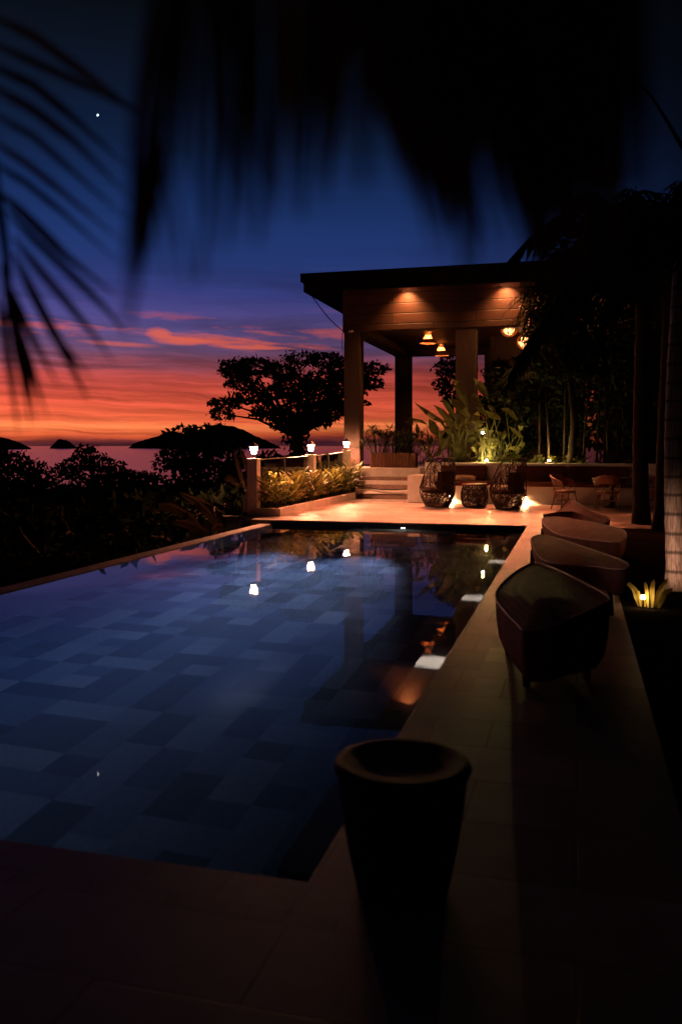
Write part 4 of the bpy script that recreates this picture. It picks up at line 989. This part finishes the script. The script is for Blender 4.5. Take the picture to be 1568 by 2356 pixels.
frond('broad dark hanging frond over the middle of the sky', [(570, -80), (600, 200), (600, 420), (590, 560)], hang(590, -80, 590, 560, 60, 44, 9, 5), .48, 4, 20)
frond('brown hanging frond ending above the pavilion roof corner', [(740, -80), (720, 200), (700, 380), (690, 500)], hang(740, -80, 700, 520, 80, 55, 11, 6), .5, 5, 19)
frond('black hanging frond bunch covering the top centre of the sky', [(900, -80), (910, 150), (960, 330), (1010, 520)], hang(880, -80, 1000, 600, 80, 30, 12, 7) , .5, 6, 30)
frond('black hanging frond bunch reaching down in front of the pavilion roof', [(1040, -80), (1050, 200), (1060, 420), (1070, 700)], hang(1010, -80, 1070, 700, 70, 34, 12, 8), .5, 7, 30)
frond('black hanging frond bunch slanting above the second roof downlight', [(1120, -80), (1160, 200), (1200, 420), (1240, 640)], hang(1100, -80, 1240, 660, 80, 40, 14, 9), .5, 8, 32)
frond('black hanging frond bunch filling the upper right of the sky', [(1260, -80), (1270, 200), (1290, 420), (1300, 680)], hang(1280, -80, 1320, 700, 130, 90, 24, 10), .52, 9, 40)
frond('black hanging frond bunch at the top edge between the two centre bunches', [(960, -120), (970, -20), (980, 120), (990, 260)], hang(960, -120, 990, 330, 130, 110, 16, 11) + hang(1250, -120, 1330, 420, 90, 70, 12, 12), .6, 10, 42)
frond('faint thin frond hanging in the blue gap left of the centre bunches', [(830, -80), (835, 150), (840, 300), (838, 430)], hang(820, -80, 838, 470, 70, 50, 9, 21), .42, 11, 12)
frond('faint thin frond hanging between the long brown one and the middle one', [(520, -80), (525, 150), (528, 300), (520, 560)], hang(515, -80, 520, 620, 40, 34, 7, 22), .42, 12, 10)
frond('faint thin frond spilling over the roof corner between the centre bunches', [(960, -80), (1000, 250), (1090, 450), (1130, 560)], hang(1000, -80, 1130, 640, 90, 60, 9, 23), .42, 13, 12)
frond('faint thin frond fading into the dark blue sky at top right', [(1420, -80), (1425, 150), (1430, 300), (1440, 430)], hang(1415, -80, 1440, 520, 70, 60, 14, 24), .42, 14, 13)
# one bare twig on the far right sky
b = MB(); b.tube([W(1450, 168, 6), W(1500, 225, 6), W(1540, 290, 6), W(1575, 350, 6)], [.006, .009, .012, .016], 6)
tag(b.build('bare_twig', 'bark', smooth=True), 'bare dark twig against the blue sky at top right', 'twig')
# evening star
p = W(225.5, 265, 12000); b = MB(); b.lathe([(.5, -7), (7, 0), (.5, 7)], p, 8); tag(b.build('evening_star', 'star'), 'single bright point of the evening star above the palm leaflets', 'star')

# ================================================================== POOL LAMPS and added underwater fill lights
def pool_lamp(x, y, z, dx, dy, pw, col, label, lens, aim):
    """flush round lamp in a pool wall facing (dx, dy)"""
    t = empty('pool_lamp', (x, y, z), label, 'pool lamp', 'underwater pool lamps'); d = Vector((dx, dy, 0)); c = Vector((x, y, z))
    b = MB(); b.tube([c - d * .015, c + d * .012], .065, 14); b.build('trim_ring', 'metal', t)
    b = MB(); b.tube([c + d * .012, c + d * .016], .045, 14); b.build('lens', lens, t)
    return lamp('pool_light', 'SPOT', c + d * .03, pw, col, c + d * aim[0] + Vector((0, 0, aim[1])), .03, aim[2], aim[3])
M['ledgeglow'] = emit('ledge_lamp_glow', (1, .86, .74), 6)
for k, Y in enumerate((12.95, 9.9, 7.0)):
    pool_lamp(PX1 + .018, Y, -.27, -1, 0, 200, (1, .8, .66), 'small underwater lamp lighting the pool ledge ' + ('beside the far loungers', 'just beyond the leaf shaped lounger', 'on its near stretch')[k], 'ledgeglow', (.115, -.2, 76, .8))
for k, Y in enumerate((4.6, 7.4, 10.2, 13.0, 15.6)):
    lamp('added_pool_wash', 'SPOT', (-1.29, Y, -.62), (.1, 1.5, 7, 12, 14)[k], (.56, .68, 1), (-5.0, Y, -1.3), .05, 70, 1.0)  # unseen fill lights added under the ledge to brighten floor and side wall
p = AY(926, 1214, PY1)
pool_lamp(p.x, PY1 + .018, -.16, 0, -1, 1450, (.56, .68, 1), 'white underwater lamp in the far pool wall below the terrace edge', 'white', (8, -1.95, 25, 1.0))
for X in (-5.0, -4.2):
    lamp('added_pool_flood', 'SPOT', (X, PY1 - .06, -.3), 1600, (.56, .68, 1), (X + .1, PY1 - 8, -2.1), .05, 24, 1.0)  # added beams without fixtures, brightening the middle of the pool floor

# ================================================================== SKY (world) : dusk gradient with streaked cloud, plus a faint physical sky
wd = bpy.data.worlds.new('World'); SC.world = wd; wd.use_nodes = True
wd.node_tree.nodes.clear(); t = NT(wd.node_tree)
out = t.n('ShaderNodeOutputWorld'); tc = t.n('ShaderNodeTexCoord'); sp = t.n('ShaderNodeSeparateXYZ'); t.l(tc.outputs['Generated'], sp.inputs[0])
x, y, z = sp.outputs
hz = t.math('MAXIMUM', t.math('SQRT', t.math('ADD', t.math('MULTIPLY', x, x), t.math('MULTIPLY', y, y))), .02)
tv = t.math('DIVIDE', z, hz)
right = t.math('DIVIDE', t.math('ADD', t.math('MULTIPLY', x, CS), t.math('MULTIPLY', y, SN)), hz)
fwd = t.math('DIVIDE', t.math('ADD', t.math('MULTIPLY', x, -SN), t.math('MULTIPLY', y, CS)), hz)
def noise(su, sv, det, off=0.0, rough=.55):
    cb = t.n('ShaderNodeCombineXYZ'); t.l(t.math('MULTIPLY', right, su), cb.inputs[0]); t.l(t.math('ADD', t.math('MULTIPLY', tv, sv), t.math('MULTIPLY', right, sv * .03)), cb.inputs[1]); t.l(t.math('ADD', t.math('MULTIPLY', fwd, su), off), cb.inputs[2])
    n_ = t.n('ShaderNodeTexNoise', i_Scale=1.0, i_Detail=det, i_Roughness=rough); t.l(cb.outputs[0], n_.inputs[0]); return n_.outputs[0]
wp = noise(7, 30, 4, 11.0)
tv0 = tv; tv = t.math('ADD', tv, t.math('MULTIPLY', t.math('SUBTRACT', wp, .5), .022))
n1 = noise(2.6, 40, 6, 0.0, .62); n2 = noise(3.4, 120, 7, 7.0, .66); n3 = noise(5.0, 44, 7, 3.0, .6); n4 = noise(3.0, 30, 6, 19.0, .6)
tv = tv0
band = t.n('ShaderNodeMapRange', i_1=.13, i_2=.30, i_3=.034, i_4=.012); t.l(tv, band.inputs[0])
tj = t.math('ADD', tv, t.math('MULTIPLY', t.math('SUBTRACT', n1, .5), band.outputs[0]))
els = [(0, (70, 30, 40)), (.004, (120, 48, 45)), (.010, (205, 85, 50)), (.019, (244, 128, 74)), (.030, (228, 97, 61)), (.048, (216, 84, 60)), (.066, (196, 74, 62)), (.080, (178, 70, 66)), (.094, (140, 70, 86)), (.108, (104, 70, 104)), (.125, (88, 72, 122)), (.15, (72, 66, 126)),
       (.175, (52, 58, 120)), (.21, (34, 54, 112)), (.245, (27, 50, 104)), (.29, (20, 42, 88)), (.34, (13, 29, 60)), (.40, (10, 21, 41)), (.46, (8, 15, 27)), (.499, (5, 9, 16))]
rp = t.ramp(t.math('MULTIPLY', tj, 2.0), [(p_ * 2, lin(*c)) for p_, c in els])
st_ = t.n('ShaderNodeMapRange', i_1=.32, i_2=.68, i_3=.55, i_4=1.5); t.l(n2, st_.inputs[0])
msk = t.n('ShaderNodeMapRange', i_1=.075, i_2=.13, i_3=1.0, i_4=.12); t.l(tv, msk.inputs[0])
col = t.mix(msk.outputs[0], rp, t.mix(1.0, rp, st_.outputs[0], 'MULTIPLY'))
dk = t.n('ShaderNodeMapRange', i_1=.42, i_2=.62, i_3=1.12, i_4=.62); t.l(n4, dk.inputs[0])
dm = t.math('MULTIPLY', 1.0, 1.0)
d1 = t.n('ShaderNodeMapRange', i_1=.045, i_2=.10); t.l(tv, d1.inputs[0]); d2 = t.n('ShaderNodeMapRange', i_1=.15, i_2=.22, i_3=1.0, i_4=0.0); t.l(tv, d2.inputs[0])
col = t.mix(t.math('MULTIPLY', d1.outputs[0], d2.outputs[0]), col, t.mix(1.0, col, dk.outputs[0], 'MULTIPLY'))
cl_ = t.n('ShaderNodeMapRange', i_1=.53, i_2=.64); t.l(n3, cl_.inputs[0])
up_ = t.n('ShaderNodeMapRange', i_1=.09, i_2=.11); t.l(tv, up_.inputs[0]); dn_ = t.n('ShaderNodeMapRange', i_1=.125, i_2=.16, i_3=1.0, i_4=.0); t.l(tv, dn_.inputs[0])
cf = t.math('MULTIPLY', t.math('MULTIPLY', cl_.outputs[0], up_.outputs[0]), dn_.outputs[0])
col = t.mix(t.math('MULTIPLY', cf, .85), col, lin(215, 92, 76))
def puff(u0, v0, su, sv, tilt):
    du = t.math('DIVIDE', t.math('SUBTRACT', right, u0), su); dv = t.math('DIVIDE', t.math('SUBTRACT', t.math('ADD', tv, t.math('MULTIPLY', right, tilt)), v0 + u0 * tilt), sv)
    e = t.math('ADD', t.math('MULTIPLY', du, du), t.math('MULTIPLY', dv, dv))
    f = t.math('SUBTRACT', t.math('ADD', 1.0, t.math('MULTIPLY', t.math('SUBTRACT', n3, .5), 5.0)), e)
    m_ = t.n('ShaderNodeMapRange', i_1=0.0, i_2=1.1); t.l(f, m_.inputs[0]); return m_.outputs[0]
for a_ in ((-.205, .126, .014, .009, 0.0), (-.185, .118, .032, .0055, .03), (-.24, .1125, .06, .004, .04), (-.10, .112, .05, .003, .02)):
    col = t.mix(t.math('MULTIPLY', puff(*a_), .8), col, lin(222, 98, 78))
az = t.n('ShaderNodeMapRange', i_1=-.35, i_2=.45, i_3=1.12, i_4=.38); t.l(right, az.inputs[0])
low = t.n('ShaderNodeMapRange', i_1=.14, i_2=.24, i_3=1.0, i_4=.0); t.l(tv, low.inputs[0])
azf = t.math('ADD', t.math('MULTIPLY', az.outputs[0], low.outputs[0]), t.math('SUBTRACT', 1.0, low.outputs[0]))
fb = t.n('ShaderNodeMapRange', i_1=.4, i_2=.93, i_3=.10, i_4=1.0); t.l(fwd, fb.inputs[0])
rt_ = t.n('ShaderNodeMapRange', i_1=.06, i_2=.38, i_3=1.0, i_4=.13); t.l(right, rt_.inputs[0])
col = t.mix(1.0, col, t.math('MULTIPLY', t.math('MULTIPLY', azf, rt_.outputs[0]), fb.outputs[0]), 'MULTIPLY')
below = t.n('ShaderNodeMapRange', i_1=-.03, i_2=-.002, i_3=.12, i_4=1.0); t.l(tv, below.inputs[0])
col = t.mix(1.0, col, below.outputs[0], 'MULTIPLY')
sky = t.n('ShaderNodeTexSky', sky_type='NISHITA', sun_disc=False, sun_elevation=rad(-4), sun_rotation=rad(-25))
col = t.mix(1.0, col, t.mix(1.0, sky.outputs[0], (.02, .02, .02, 1), 'MULTIPLY'), 'ADD')
bg = t.n('ShaderNodeBackground', i_Strength=1.0); t.l(col, bg.inputs[0]); t.l(bg.outputs[0], out.inputs[0])

# ================================================================== CAMERA + RENDER
cd = bpy.data.cameras.new('camera'); cam = bpy.data.objects.new('camera', cd); COL.objects.link(cam)
cam.location = (0, 0, EYE); cam.rotation_euler = (rad(90), 0, YAW)
cd.sensor_width = 36; cd.lens = F / 2356 * 36; cd.shift_y = -(1178 - HY) / 2356
cd.clip_start = .05; cd.clip_end = 100000
cd.dof.use_dof = True; cd.dof.focus_distance = 21; cd.dof.aperture_fstop = 2.0
SC.camera = cam
SC.render.engine = 'CYCLES'
cy = SC.cycles; cy.use_denoising = True; cy.max_bounces = 6; cy.diffuse_bounces = 3; cy.glossy_bounces = 3; cy.transmission_bounces = 3; cy.transparent_max_bounces = 12
cy.sample_clamp_indirect = 10; cy.caustics_reflective = False; cy.caustics_refractive = True; cy.use_light_tree = True
SC.view_settings.view_transform = 'Standard'; SC.view_settings.look = 'None'; SC.view_settings.exposure = 0; SC.view_settings.gamma = 1
SC.render.resolution_x, SC.render.resolution_y = 681, 1024
